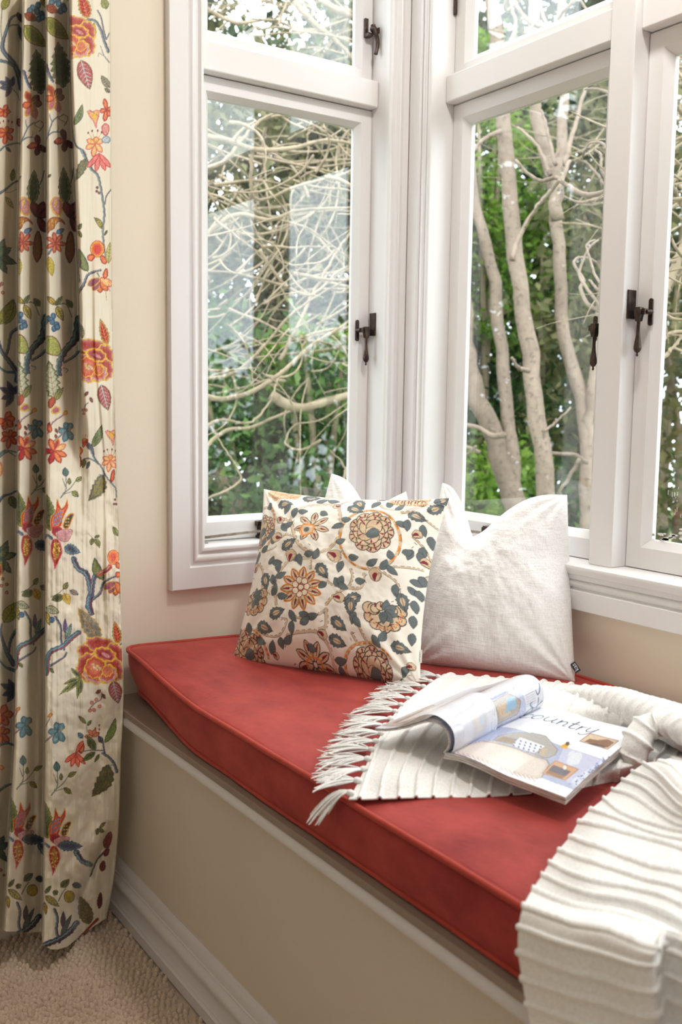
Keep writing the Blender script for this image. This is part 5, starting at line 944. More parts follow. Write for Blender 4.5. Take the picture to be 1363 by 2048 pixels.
    SLv = [(470, 275, 100), (480, 300, 0), (600, 300, 35), (720, 360, 0), (740, 395, 160), (700, 500, -20), (770, 580, 0), (740, 600, 110), (860, 620, -30), (1000, 360, 20), (1060, 340, 95), (1125, 350, 80), (1165, 400, 95), (960, 270, -120), (990, 290, -60), (560, 230, -20), (620, 215, 10), (500, 190, -40), (430, 250, 110), (295, 215, 70), (400, 370, 60), (405, 400, -30), (310, 450, -50), (350, 490, -95), (270, 480, -60), (255, 500, 110), (240, 540, 130), (270, 510, -20),
           (330, 600, -50), (350, 590, 10), (395, 590, 90), (355, 660, 70), (375, 680, -20), (350, 770, -60), (380, 770, 10), (470, 560, 40), (540, 570, -10), (590, 600, -70), (510, 560, 80), (700, 690, 60), (740, 680, 100), (800, 700, 0), (720, 720, 30), (660, 720, 150), (460, 900, 100), (450, 850, 60), (500, 870, 10), (540, 890, -10), (500, 920, -30), (380, 970, 90), (390, 1000, -30), (520, 1010, 30), (800, 860, 110), (790, 880, 60), (880, 970, 60), (910, 1000, -60), (650, 1080, 0), (670, 1100, 80), (190, 880, 80), (230, 960, 30),
           (1080, 500, 110), (1130, 470, 100), (1110, 500, 80), (1030, 530, -20), (1060, 670, -10), (1050, 700, 30), (1100, 700, 85), (1120, 620, 95), (1080, 760, 85), (1075, 840, 95), (1070, 930, 100), (1000, 700, 90), (930, 640, -60), (960, 610, 40), (980, 580, -100), (1000, 1160, 85), (1040, 1100, 120), (90, 1080, 20), (300, 1080, 60), (380, 1100, 20), (300, 1040, -60), (120, 880, 110), (700, 1160, 10), (1180, 170, 60), (880, 200, -30), (900, 220, 120)]
    for x, y, d_ in SLv: sl(x, y, d_, 58 if (x*7+y) % 3 else 46)
    for x, y, d_, s_ in ((700, 262, 170, .7), (405, 455, 190, 1.1), (375, 330, 60, .8), (460, 600, -80, 1.1), (660, 560, 20, 1.3), (905, 700, -90, 1.2), (690, 795, 0, 1.0), (1080, 430, -40, .9), (1110, 560, -30, .9), (225, 610, -90, .9), (590, 960, 20, .9), (1030, 1110, -20, .8), (310, 1040, 20, .6), (1120, 1180, 20, .5)): bud(x, y, d_, s_)
    for k in range(70):
        x, y = (k*137.5) % 1150+50, (k*89.3) % 1100+100
        a = k*1.7; c.stroke([(x, y), (x+12*math.cos(a), y+12*math.sin(a))], 3.2, LN)
    return c.C
def printed_cotton():
    m = Mat('block_printed_cotton').set(Roughness=.75, Sheen_Weight=.12); a = m.n('Attribute', attribute_name='print'); m.l(a.outputs['Color'], m.b.inputs['Base Color']); m.bump(m.noise(1500, 2), .25, .0003); m.bump(m.noise(25, 4), .25, .003); return m.m
NP_ = 400; PC = paint_pillow(NP_)
tp, face, Nn = pillow('patterned_pillow', 'cream pillow printed with slate leaves and beige and orange flowers', 'pillow', (BL, BR, TR, TL), .088, printed_cotton(), n=NP_, colorC=PC, pinch=.085, seed=3, wr=1.0, bulge_back=.5, flat=.62)
# small white side label with printed marks
q = face[int(NP_*.12), -1]; q2 = face[int(NP_*.185), -1]; s_ = (q2-q); s_ /= np.linalg.norm(s_); o_ = np.cross(Nn, s_); o_ = -o_ if o_@(BR-BL) < 0 else o_
TAGW = paint('label_white_tape', (240, 238, 232), .7, 2); INK = paint('label_dark_ink', (40, 44, 56), .7, 3)
def plate(m, o, a, b, n_, w, h, t_):
    V = [o+a*x+b*y+n_*z for z in (0, t_) for x, y in ((0, 0), (w, 0), (w, h), (0, h))]; m.add(V, [(0, 3, 2, 1), (4, 5, 6, 7), (0, 1, 5, 4), (1, 2, 6, 5), (2, 3, 7, 6), (3, 0, 4, 7)])
m = MB(); plate(m, q-o_*.006+Nn*.004, o_, s_, Nn, .010, .026, .0008); lb = m.build('fabric_label', TAGW, tp)
m = MB(); g = q-o_*.006+Nn*.0049
for k, L in enumerate((.0034, .0034, .0034, .0034, .0034)):
    y0_ = .003+k*.0042
    for a_, b_, c_, d_ in (((.003, 0, .0005, .003), (.006, 0, .0005, .003), (.003, 0, .0035, .0005), (.003, .0025, .0035, .0005)) if k in (0, 2, 3) else ((.003, 0, .0005, .003), (.003, 0, .0035, .0005), (.0045, 0, .0005, .003), (.003, 0, .0005, .003))): plate(m, g+o_*a_+s_*(y0_+b_), o_, s_, Nn, c_, d_, .0002)
m.build('label_marks', INK, lb)

# white linen pillows
BR2 = on(2, zs, 1150, 1366); BL2 = on(2, zs, 826, 1329); TR2 = solve(BR2, 1134, 985, .415); TL2 = solve(BL2, 884, 962, .415)
t2, f2, N2 = pillow('linen_pillow', 'white slub linen pillow with a chopped top leaning on the right wall', 'pillow', (BL2, BR2, TR2, TL2), .085, LINEN, n=170, chop=(.29, .125, .12, .0), group='white linen pillows', pinch=.012, seed=6, wr=1.1, bulge_back=.35, flat=.5)
TL3 = on(1, 1.835, 662, 945); TR3 = on(1, 1.735, 812, 958); d3 = (TR3-TL3)/np.linalg.norm(TR3-TL3); m3 = (TL3+TR3)/2; fw = np.array([-.62, -.78, 0]); b3 = m3+fw*.16; b3[2] = zs
d3h = np.array([d3[0], d3[1], 0]); d3h /= np.linalg.norm(d3h)
BL3 = b3-d3h*.17; BR3 = b3+d3h*.17; TL3b = TL3; TR3b = TR3
pillow('linen_pillow', 'white linen pillow mostly hidden behind the patterned pillow, two corners showing', 'pillow', (BL3, BR3, TR3b, TL3b), .045, LINEN, n=110, chop=(.5, .075, .2, 0), group='white linen pillows', pinch=.02, seed=9, wr=.8)
# woven side label: kas
n_ = f2.shape[0]; q = f2[int(n_*.045), -1]; q2 = f2[int(n_*.15), -1]
TAGD = paint('label_black_tape', (38, 40, 48), .7, 3); TAGL = paint('label_pale_thread', (216, 218, 222), .7, 2)
o0 = solve(BR2, 1140, 1338, .03); ax = on(0, o0[0], 1154, 1347)-on(0, o0[0], 1140, 1326); ax /= np.linalg.norm(ax); vw = (CP-o0)/np.linalg.norm(CP-o0); vw = vw-ax*(vw@ax); vw /= np.linalg.norm(vw); bx_ = np.cross(ax, vw); bx_ = bx_ if bx_@_r > 0 else -bx_
o0 = on(0, BR2[0]-.004, 1139, 1329)
m = MB(); W_, H_ = .0215, .0115; plate(m, o0, ax, bx_, vw, W_, H_, .0008); lb = m.build('fabric_label', TAGD, t2)
fc = bpy.data.curves.new('lettering', 'FONT'); fc.body = 'kas'; fc.size = .0125; fc.extrude = .0002; fc.align_x = 'CENTER'; fc.align_y = 'CENTER'; fc.materials.append(TAGL)
fo = bpy.data.objects.new('lettering', fc); COL.objects.link(fo); fo.parent = lb
ctr = o0+ax*W_/2+bx_*H_*.5+vw*.0011; X_ = -ax; Z_ = vw; Y_ = np.cross(Z_, X_)
fo.matrix_world = Matrix(((X_[0], Y_[0], Z_[0], ctr[0]), (X_[1], Y_[1], Z_[1], ctr[1]), (X_[2], Y_[2], Z_[2], ctr[2]), (0, 0, 0, 1)))
fo.parent = None; bpy.context.view_layer.update(); me_ = bpy.data.meshes.new_from_object(fo.evaluated_get(bpy.context.evaluated_depsgraph_get())); me_.transform(fo.matrix_world); bpy.data.objects.remove(fo); link_mesh('lettering', me_, [], lb)
_ = Matrix(((X_[0], Y_[0], Z_[0], ctr[0]), (X_[1], Y_[1], Z_[1], ctr[1]), (X_[2], Y_[2], Z_[2], ctr[2]), (0, 0, 0, 1)))

# ---------------------------------------------------------------- ribbed throw with tassels
def knit():
    m = Mat('white_cotton_knit').set(Roughness=.9, Sheen_Weight=.15); v = m.coord(); n = m.noise(800, 2, .5, vec=v); k = m.noise(300, 3, .6, vec=v)
    m.color(m.ramp(k, [(.3, (229, 227, 223)), (.6, (245, 244, 242))])); m.bump(n, .7, .0012); m.bump(k, .4, .0012); return m.m
KNIT = knit()
def ribbed(name, G, nr, nc, phase, parent, h=.0042, w=.11, seed=0, wob=.003):
    """smooth cloth through control grid G (rows x cols x 3); ribs lie along constant phase"""
    P = crv2(G, nr, nc); R = np.linspace(0, 1, nr)[:, None]; C_ = np.linspace(0, 1, nc)[None, :]
    du = np.gradient(P, axis=1); dv = np.gradient(P, axis=0); N = np.cross(du, dv); N /= np.linalg.norm(N, axis=2)[..., None]+1e-9
    if (N[..., 2].mean()) < 0 and abs(N[..., 2].mean()) > .2 or (abs(N[..., 2].mean()) <= .2 and N[..., 0].mean() > 0): N = -N; fl = True
    else: fl = False
    ph = phase(P, R, C_); ph = ph+.10*(fbm(C_*7+seed+R*0, R*9, 3, seed)-.5); f = ph-np.round(ph); e = np.sqrt(np.clip(1-(f/w)**2, 0, 1))
    lump = 1+.25*(vnoise(C_*90+0*R, ph.round()+seed+0*C_, 3)-.5)
    D = h*e*lump-.0012*np.cos(f*2*math.pi)*0+wob*(fbm(C_*5+seed, R*6, 3, seed+2)-.5)*2
    P = P+N*D[..., None]; o = link_mesh(name, np_mesh(name, P.reshape(-1, 3), grid_faces(nr, nc, flip=fl), True), KNIT, parent)
    s = o.modifiers.new('thickness', 'SOLIDIFY'); s.thickness = .0022; s.offset = -1
    return P
throw = tag(empty('ribbed_throw', (.9, 1.0, .56)), 'white ribbed cotton throw with tassels draped over the red cushion front', 'throw blanket')
S2 = lambda x, y, z: on(2, z, x, y); S0 = lambda x, y, v: on(0, v, x, y)
rows = [[(1345, 1512, .60), (1385, 1530, .60), (1420, 1550, .60), (1500, 1590, .6)],
        [(1318, 1521, .632), (1345, 1533, .645), (1375, 1560, .645), (1480, 1610, .64)], [(1289, 1527, .618), (1324, 1552, .640), (1363, 1592, .640), (1480, 1650, .635)], [(1265, 1543, .604), (1315, 1566, .630), (1363, 1612, .632), (1480, 1670, .63)],
        [(1245, 1560, .594), (1292, 1580, .618), (1350, 1626, .622), (1480, 1690, .62)], [(1224, 1580, .586), (1275, 1597, .610), (1345, 1646, .615), (1480, 1700, .615)], [(1207, 1597, .582), (1245, 1626, .606), (1330, 1656, .612), (1480, 1716, .61)],
        [(1180, 1620, .580), (1224, 1634, .604), (1310, 1668, .610), (1480, 1735, .605)], [(1157, 1645, .578), (1205, 1651, .603), (1290, 1674, .610), (1480, 1755, .605)], [(1139, 1675, .577), (1190, 1690, .602), (1290, 1728, .606), (1480, 1790, .60)],
        [(1116, 1702, .577), (1183, 1723, .600), (1290, 1760, .602), (1480, 1830, .595)], [(1098, 1727, .577), (1168, 1757, .598), (1270, 1780, .600), (1480, 1865, .59)], [(1083, 1750, .576), (1160, 1783, .594), (1260, 1804, .597), (1480, 1900, .585)], [(1064, 1777, .575), (1139, 1808, .588), (1240, 1828, .592), (1480, 1935, .58)]]
G = [[S2(*p) for p in r]+[] for r in rows]
# cloth hanging down over the cushion front
front = [([(1045, 1812), (1139, 1846), (1227, 1864), (1312, 1896)], .694), ([(1036, 1854), (1120, 1884), (1205, 1907), (1298, 1931)], .682), ([(1036, 1905), (1130, 1938), (1215, 1960), (1300, 1984)], .678), ([(1044, 1958), (1130, 1985), (1220, 2010), (1303, 2033)], .677), ([(1053, 2008), (1140, 2038), (1225, 2062), (1306, 2082)], .676), ([(1060, 2056), (1148, 2090), (1230, 2114), (1310, 2134)], .675), ([(1066, 2104), (1154, 2140), (1236, 2166), (1314, 2186)], .674), ([(1070, 2152), (1160, 2190), (1240, 2216), (1316, 2236)], .674)]
G = [list(r[:3])+[r[2]+(r[3]-r[2])*.45+np.array([0, 0, .004]), r[3]+np.array([0, 0, -.012]), r[3]+np.array([-.02, -.12, .0])] for r in G]
for P4, xv in front:
    a = [S0(x, y, xv+(.010 if i == 0 else 0)) for i, (x, y) in enumerate(P4)]; e = a[3]
    G.append([a[0], a[1], (a[1]+a[2])/2+(a[2]-a[1])*.35, e, e+np.array([.030, -.004, .004]), e+np.array([.004, -.16, .012])])
G = np.array(G); nrr = len(G)
ribbed('throw_cloth', G, 960, 220, lambda P, R, C_: R*(nrr-1)+0*C_, throw, h=.0038, w=.165, seed=1, wob=.0018)
# the flat stretch under the magazine, from the tassel end to the right
FLc = [[(697, 1597, .566), (725, 1545, .572), (752, 1486, .573), (800, 1415, .573), (850, 1374, .575), (886, 1349, .575)],
       [(780, 1597, .566), (792, 1545, .582), (830, 1480, .578), (880, 1420, .575), (920, 1380, .580), (958, 1353, .575)],
       [(870, 1594, .566), (885, 1540, .577), (925, 1480, .574), (960, 1430, .572), (1005, 1390, .590), (1035, 1359, .578)],
       [(965, 1592, .566), (985, 1540, .574), (1025, 1490, .570), (1050, 1440, .572), (1085, 1396, .590), (1108, 1366, .580)],
       [(1062, 1588, .566), (1080, 1545, .573), (1110, 1500, .570), (1135, 1450, .572), (1150, 1408, .592), (1168, 1374, .588)],
       [(1150, 1577, .566), (1165, 1540, .576), (1195, 1500, .574), (1215, 1455, .574), (1225, 1420, .602), (1240, 1386, .600)],
       [(1240, 1562, .566), (1250, 1530, .592), (1275, 1500, .588), (1290, 1462, .582), (1300, 1435, .622), (1310, 1402, .612)],
       [(1330, 1548, .566), (1340, 1520, .590), (1360, 1500, .580), (1375, 1480, .582), (1385, 1458, .630), (1390, 1424, .620)],
       [(1430, 1540, .566), (1440, 1520, .585), (1450, 1505, .580), (1470, 1490, .584), (1480, 1478, .630), (1485, 1446, .620)]]
GF = np.array([[S2(*p) for p in r]+[S2(r[-1][0]+8, r[-1][1]+4, .563)] for r in FLc])
def arcph(P, R, C_):
    m_ = P[:, P.shape[1]//3]; L = np.r_[0, np.cumsum(np.linalg.norm(np.diff(m_, axis=0), axis=1))]/.0300; return L[:, None]+.5+0*C_+.5*np.sin(C_*3)*.5
ribbed('throw_cloth', GF, 620, 280, arcph, throw, h=.0040, w=.125, seed=4, wob=.0025)
# bunched folds where the throw turns
def roll(pts, r0, parent, seed, n=260, seg=72, pitch=.026):
    P = crv([S2(*p[:3]) for p in pts], n); rr_ = np.interp(np.linspace(0, 1, n), np.linspace(0, 1, len(r0)), r0); t = np.gradient(P, axis=0); t /= np.linalg.norm(t, axis=1)[:, None]
    up = np.array([0, 0, 1.]); a = np.cross(t, up); a /= np.linalg.norm(a, axis=1)[:, None]; b = np.cross(a, t); L = np.r_[0, np.cumsum(np.linalg.norm(np.diff(P, axis=0), axis=1))]/pitch
    th = np.linspace(0, 2*math.pi, seg, endpoint=False)[None, :]; ph = L[:, None]+.35*np.sin(th+seed); f = ph-np.round(ph)
    R_ = rr_[:, None]*(1+.22*(vnoise(L[:, None]*.5+0*th, np.abs(th-math.pi)*1.1+seed, 4)-.5))+.0042*np.exp(-(f/.13)**2)
    V = P[:, None]+a[:, None]*(R_*np.cos(th))[..., None]*1.15+b[:, None]*(R_*np.sin(th))[..., None]*.85
    link_mesh('throw_fold', np_mesh('throw_fold', V.reshape(-1, 3), grid_faces(n, seg, True, True), True), KNIT, parent)
roll([(1120, 1384, .583), (1180, 1392, .592), (1245, 1408, .605), (1310, 1432, .615), (1380, 1462, .622), (1460, 1500, .622), (1560, 1580, .618), (1630, 1680, .600), (1660, 1760, .575)], [.008, .019, .027, .030, .032, .032, .032, .028, .010], throw, 1)
roll([(1400, 1475, .640), (1350, 1452, .640), (1308, 1447, .636), (1284, 1462, .628), (1272, 1492, .612), (1268, 1520, .594), (1262, 1545, .578)], [.020, .020, .018, .017, .017, .016, .007], throw, 2)
# tassels
def tassel(p, d, L, seed, drop=None):
    rr = random.Random(seed); m = MB(); p = Vector(p); d = Vector(d).normalized(); sd = Vector((-d.y, d.x, 0))
    m.lathe([(.001, -.006), (.0038, -.004), (.0050, 0), (.0042, .004), (.0028, .006)], p+Vector((0, 0, .003)), d, 10)
    for k in range(24):
        a = rr.gauss(0, .26); q = p+d*.003+Vector((0, 0, .003)); P = [q]; dirn = (d*math.cos(a)+sd*math.sin(a)); l = L*rr.uniform(.75, 1.1); h0 = rr.uniform(.0, .006); cu = rr.gauss(0, .35)
        for s in range(1, 8):
            f = s/7; dd = dirn+sd*cu*f*f*.6; q = p+dd*l*f+Vector((0, 0, .003+h0*math.sin(f*math.pi)))
            if drop: q = Vector(q)+Vector(drop)*max(0, f-.15)**1.3
            else: q.z = max(q.z-.004*f, seat_z(q.x, q.y)+.0015+rr.random()*.003)
            P.append(q)
        m.tube(P, [.0014]*7+[.0007], 5, False)
    m.build('tassel', KNIT, throw, smooth=True, origin=p)
_top = SEAT[8:].reshape(-1, 3)
def seat_z(x, y):
    d = (_top[:, 0]-x)**2+(_top[:, 1]-y)**2; return float(_top[np.argmin(d), 2])
edge = crv([S2(697, 1597, .566), S2(725, 1545, .572), S2(752, 1486, .573), S2(800, 1415, .573), S2(850, 1374, .575), S2(886, 1349, .575)], 400)
EL = np.r_[0, np.cumsum(np.linalg.norm(np.diff(edge, axis=0), axis=1))]
NT = 16; rt = random.Random(2)
for k in range(NT):
    s = EL[-1]*(k+.25)/NT; i = int(np.searchsorted(EL, s)); i = min(i, 398); p = edge[i]; t_ = edge[i+1]-edge[i]; o = np.array([-t_[1], t_[0], 0]); o /= np.linalg.norm(o)
    if o@(S2(600, 1480, .57)-p) < 0: o = -o
    an = rt.gauss(0, .18)+(.25 if k < 3 else 0); o = np.array([o[0]*math.cos(an)-o[1]*math.sin(an), o[0]*math.sin(an)+o[1]*math.cos(an), 0])
    if k == 0: e_ = S0(662, 1648, .718); tassel(p, (e_-p)*[1, 1, 0], .055, 40, drop=tuple((0, 0, (e_-p)[2]*1.15)))
    else: tassel(p, o, rt.uniform(.062, .078), 40+k)

# ---------------------------------------------------------------- magazine
PX = lambda x, y: (740+x/2.434, 1340+y/2.434)
def paint_page(n_u, n_v):
    H = homog([(360, 400), (950, 620), (1310, 290), (820, 180)]); u = np.linspace(0, 1, n_u); v = np.linspace(0, 1, n_v)
    c = Canvas(u, v, (232, 234, 240), H, 1/620., rag=.5); c.aa = 1.6; LAV = (178, 184, 212)
    c.fill([(360, 395), (480, 350), (640, 270), (760, 300), (900, 340), (1150, 420), (1090, 520), (1000, 580), (700, 470), (420, 430)], (170, 178, 208), rag=.2)
    for k in range(9): c.stroke([(470+60*k, 330+8*k), (640+66*k, 500+12*k)], 2.6, (150, 158, 194)); c.stroke([(560+66*k, 290+16*k), (430+60*k, 440+16*k)], 2.6, (150, 158, 194))
    c.fill([(950, 355), (1150, 425), (1010, 580), (900, 470)], (196, 200, 226))
    for x, y in ((990, 400), (1010, 425), (985, 430), (1020, 405)): c.disc(x, y, 22, [(0, (222, 226, 236))])
    c.fill([(605, 350), (640, 325), (720, 308), (800, 305), (860, 312), (885, 335), (920, 372), (905, 400), (860, 418), (740, 375)], [(0, (110, 104, 100)), (3, (168, 164, 158))]); c.fill([(612, 350), (660, 330), (715, 340), (700, 362)], (150, 128, 108)); c.fill([(805, 385), (840, 365), (870, 372), (850, 405)], (188, 168, 142))
    c.fill([(695, 368), (738, 330), (855, 358), (800, 392)], (236, 238, 242))
    for k in range(22): x, y = 715+(k % 6)*24-(k//6)*6, 342+(k//6)*13+(k % 6)*4; c.disc(x, y, 5.5, [(0, (110, 122, 160))])
    c.fill([(385, 395), (450, 375), (550, 352), (600, 352), (700, 375), (800, 400), (868, 425), (878, 450), (830, 515), (790, 522), (700, 500), (560, 460), (420, 418)], [(0, (150, 136, 128)), (3, (206, 192, 182)), (20, (218, 206, 198))], rag=.3)
    c.stroke([(560, 354), (700, 378), (860, 424), (872, 446), (828, 512)], 4, (120, 108, 100))
    for k in range(18): x, y = 400+k*22, 414+k*6.2; c.stroke([(x, y-8), (x+14, y+16)], 5, (176, 158, 152)); c.stroke([(x+10, y-6), (x+22, y+14)], 3, (226, 216, 214))
    c.fill([(830, 492), (905, 425), (1028, 470), (955, 528)], [(0, (150, 96, 60)), (4, (210, 160, 120))]); c.fill([(850, 490), (895, 448), (985, 482), (935, 522)], [(0, (80, 60, 56)), (2, (96, 88, 104))]); c.fill([(850, 490), (866, 476), (952, 508), (935, 522)], (150, 100, 50)); c.disc(953, 461, 13, [(0, (150, 96, 60)), (2, (240, 232, 220))])
    c.fill([(1020, 330), (1068, 292), (1218, 330), (1168, 372)], [(0, (110, 70, 50)), (3, (170, 110, 76)), (5, (214, 190, 160))], rag=.1); c.fill([(1045, 332), (1070, 318), (1110, 325), (1160, 322), (1195, 338), (1165, 362)], (130, 86, 60)); c.fill([(1045, 338), (1100, 340), (1160, 356), (1150, 362)], (84, 60, 46))
    c.fill([(925, 358), (945, 345), (960, 336), (975, 342), (968, 356), (962, 370)], (222, 170, 60)); c.disc(965, 342, 10, [(0, (84, 66, 40))]); c.stroke([(940, 352), (985, 346)], 3, (84, 66, 40))
    c.fill([(985, 530), (1060, 480), (1130, 440), (1250, 360), (1290, 340), (1262, 385), (1110, 505), (1010, 560)], (214, 220, 238))
    rr = random.Random(5)
    for _ in range(110): t = rr.random(); x, y = 1000+270*t+rr.gauss(0, 12), 540-175*t+rr.gauss(0, 10); c.disc(x, y, rr.uniform(2, 6), [(0, rr.choice([(84, 98, 160), (120, 134, 186), (232, 236, 244)]))])
    # body copy and captions as fine grey lines
    for k in range(10):
        for q in range(9): x0, y0 = 690+q*30-k*8, 232+q*8+k*5.2; c.stroke([(x0, y0), (x0+22+4*(q % 3), y0+6)], 2.0, (176, 178, 188))
    for q in range(12): c.stroke([(1158+q*11, 262+q*2.6), (1166+q*11, 258+q*2.6+4*(q % 2))], 2.4, (96, 98, 110))
    for q in range(9): c.stroke([(835+q*13, 562+q*4), (844+q*13, 565+q*4)], 2.2, (150, 152, 162))
    # the heading, pen strokes in slanting script: country
    A = np.array([762, 212.]); E1 = np.array([1.0, .19]); E2 = np.array([-.62, .36])   # along the line, down the letter
    def pen(P, w=7.5): P = np.array(P, float); c.stroke(crv(A+P[:, :1]*E1+P[:, 1:]*E2, 5*len(P)), w, (40, 62, 98), w*.7)
    pen([(40, 2), (20, -4), (2, 10), (0, 30), (10, 42), (28, 40), (44, 30)])                                 # c
    pen([(72, 0), (54, 8), (50, 28), (62, 42), (82, 36), (90, 16), (80, 0), (70, 0)])                       # o
    pen([(108, 0), (104, 22), (112, 40), (128, 38), (142, 18), (146, 0)]); pen([(146, 0), (142, 26), (148, 42), (158, 36)])  # u
    pen([(170, 0), (168, 42)], 9.5); pen([(168, 24), (182, 4), (196, 2), (200, 18), (198, 42), (210, 38)])   # n
    pen([(232, -26), (226, 10), (226, 36), (238, 42), (250, 34)], 9.5); pen([(216, -2), (250, -4)])        # t
    pen([(264, 0), (262, 42)], 9.5); pen([(262, 20), (274, 4), (290, 0)])                                    # r
    pen([(304, 0), (302, 22), (312, 38), (326, 32), (338, 14)]); pen([(344, -2), (338, 30), (326, 62), (304, 76), (290, 66)]); pen([(338, 14), (360, -6), (400, -14)], 2.2)  # y
    return c.C
def paper(name, attr=True):
    m = Mat(name).set(Roughness=.22, Specular_IOR_Level=.6, Coat_Weight=.3)
    if attr: a = m.n('Attribute', attribute_name='print'); m.l(a.outputs['Color'], m.b.inputs['Base Color'])
    else:
        v = m.coord(); n = m.noise(1400, 1, vec=v, stretch=(.02, .02, 1)); m.color(m.ramp(n, [(.35, (150, 142, 134)), (.6, (228, 224, 218))]))
    m.bump(m.noise(8, 2), .05, .01); return m.m
PRINT = paper('printed_gloss_paper'); EDGE = paper('page_edge_paper', False)
mag = tag(empty('open_magazine', tuple(S2(*PX(600, 400), .585))), 'open glossy magazine headed country lying on the white throw', 'magazine')
cBL, cBR, cTR, cTL = S2(*PX(360, 400), .602), S2(*PX(950, 620), .599), S2(*PX(1310, 290), .616), S2(*PX(820, 180), .616)
nu, nv = 300, 300
UU, VV = np.meshgrid(np.linspace(0, 1, nu), np.linspace(0, 1, nv)); P = ((1-UU)*(1-VV))[..., None]*cBL+(UU*(1-VV))[..., None]*cBR+(UU*VV)[..., None]*cTR+((1-UU)*VV)[..., None]*cTL
P[..., 2] += .007*np.sin(np.clip(UU/.55, 0, 1)*math.pi)*np.exp(-UU*2)*1.2+.0015*np.sin(VV*5)
link_mesh('right_page', np_mesh('right_page', P.reshape(-1, 3), grid_faces(nv, nu), True, paint_page(nu, nv)), PRINT, mag)
# pages under it
for k in range(3):
    o = .0009+.0031*k; q = P[::12, ::12].copy(); q = np.concatenate([q, P[::12, -1:]], 1); q = np.concatenate([q, np.concatenate([P[-1:, ::12], P[-1:, -1:]], 1)], 0)
    sh = (q-q.mean((0, 1)))*.004*(k-1); top = q+sh-[0, 0, o]; bot = q+sh-[0, 0, o+.0027]; a_, b_ = q.shape[:2]; F = np.vstack([grid_faces(a_, b_), grid_faces(a_, b_, flip=True)+a_*b_]).tolist(); rim = [(0, j) for j in range(b_)]+[(i, b_-1) for i in range(1, a_)]+[(a_-1, j) for j in range(b_-2, -1, -1)]+[(i, 0) for i in range(a_-2, 0, -1)]
    for (i, j), (i2, j2) in zip(rim, rim[1:]+rim[:1]): F.append([i*b_+j, a_*b_+i*b_+j, a_*b_+i2*b_+j2, i2*b_+j2])
    m = MB(); m.add(np.vstack([top.reshape(-1, 3), bot.reshape(-1, 3)]), F); m.build('page_block', EDGE, mag)
# left pages arching over from the gutter
gB, gT = cBL.copy(), cTL.copy(); e_ = gT-gB; Lg = np.linalg.norm(e_); e_ /= Lg; lf_ = np.cross([0, 0, 1.], e_); lf_ = lf_ if lf_@(cBR-cBL) < 0 else -lf_; lf_[2] = 0; lf_ /= np.linalg.norm(lf_)
PROF = [(0, -.003), (-.007, .006), (-.0095, .018), (-.006, .030), (.004, .038), (.018, .0415), (.034, .039), (.052, .031), (.072, .021), (.094, .012), (.116, .005), (.136, .001)]
PROB = [(0, -.003), (-.006, .006), (-.008, .020), (-.003, .036), (.008, .046), (.022, .048), (.040, .043), (.060, .033), (.082, .022), (.104, .012), (.122, .005), (.134, .002)]
def arch(t, off=0., k0=0, scale=1., extra=0.):
    A, B = crv(PROF, 140), crv(PROB, 140); p = A*(1-t)+B*t
    d = np.gradient(p, axis=0); d /= np.linalg.norm(d, axis=1)[:, None]; n = np.stack([-d[:, 1], d[:, 0]], 1); n = -n if n[70, 1] < 0 else n; p = p+n*off; p[:, 1] *= scale; p[:, 0] += extra*np.exp(-((np.arange(140)-35)/25.)**2); return p
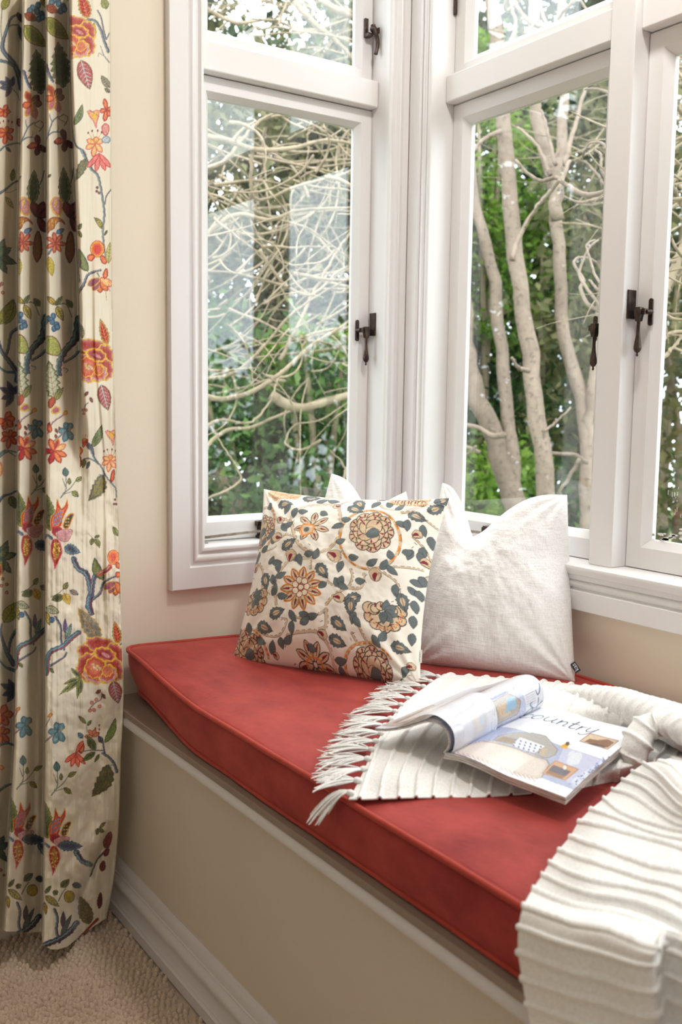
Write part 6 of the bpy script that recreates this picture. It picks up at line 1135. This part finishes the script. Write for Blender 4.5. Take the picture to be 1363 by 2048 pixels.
def paint_left(nt, ns):
    """u along the page from gutter (0) to outer edge (1), v from foot to head"""
    c = Canvas(np.linspace(0, 1, ns), np.linspace(0, 1, nt), (222, 224, 234), None, 1/320., rag=.5); c.aa = 1.4
    c.fill([(.04, 0), (.40, 0), (.42, .62), (.30, .78), (.04, .8)], (186, 192, 216)); 
    for k in range(7): c.stroke([(.04, .1*k), (.40, .1*k+.16)], 2.2, (160, 168, 200)); c.stroke([(.04, .16+.1*k), (.40, .1*k)], 2.2, (160, 168, 200))
    c.fill([(.12, .42), (.34, .40), (.36, .66), (.24, .74), (.12, .70)], [(0, (120, 112, 108)), (2, (176, 166, 158))]); c.fill([(.16, .50), (.28, .49), (.29, .60), (.17, .62)], (206, 186, 160)); c.fill([(.20, .56), (.32, .62), (.30, .70), (.20, .68)], (150, 186, 214))
    c.fill([(.58, .05), (.98, .05), (.98, .55), (.60, .50)], [(0, (150, 120, 110)), (2, (206, 190, 184))]); c.fill([(.64, .10), (.80, .12), (.80, .30), (.66, .28)], [(0, (120, 84, 60)), (2, (196, 140, 90))]); c.fill([(.70, .16), (.77, .17), (.77, .26), (.71, .25)], (236, 178, 92)); c.fill([(.84, .12), (.95, .12), (.95, .42), (.84, .40)], (168, 150, 140)); c.fill([(.60, .62), (.84, .64), (.83, .80), (.61, .78)], [(0, (120, 118, 120)), (2, (190, 188, 190))])
    for k in range(9):
        for q in range(4): c.stroke([(.44+.022*k, .30+.04*q), (.44+.022*k, .325+.04*q)], 2.0, (120, 122, 134))
    for k in range(8): c.stroke([(.16+.02*k, .80), (.16+.02*k, .90)], 1.8, (170, 172, 184))
    def pen(P, w=3.4): c.stroke(crv(np.array(P, float), 5*len(P)), w, (44, 96, 120), w*.8)
    pen([(.30, .985), (.24, .96), (.22, .93), (.26, .92)]); pen([(.14, .98), (.10, .90), (.16, .84), (.18, .86)], 4); pen([(.19, .935), (.08, .93)], 3)
    pen([(.10, .82), (.05, .80), (.03, .84), (.06, .88), (.11, .87), (.10, .82)], 3.8); return c.C
nt_, ns_ = 230, 140
def sheet(name, t0, t1, off, scale, extra, mat, col, th=.0, s1=140):
    T_ = np.linspace(t0, t1, nt_); V = np.array([[gB+e_*Lg*t+lf_*a+np.array([0, 0, h]) for a, h in arch(t, off, 0, scale, extra*(1-abs(2*(t-t0)/(t1-t0)-.4)))[:s1]] for t in T_])
    o = link_mesh(name, np_mesh(name, V.reshape(-1, 3), grid_faces(nt_, s1), True, col), mat, mag); md = o.modifiers.new('thickness', 'SOLIDIFY'); md.thickness = th; md.offset = -1 if th > .001 else 1; return o
CL = paint_left(nt_, ns_); sheet('left_page', 0, 1, .0008, 1, 0, PRINT, CL, .0003)
sheet('page_block', .004, .996, -.0035, 1, 0, EDGE, None, .0030)
sheet('loose_page', 0, .46, .006, 1.06, -.005, PRINT, paint_left(nt_, 112)*.0+CL[:, :112]*.35+lin((226, 228, 236))*.65, .0003, 112)
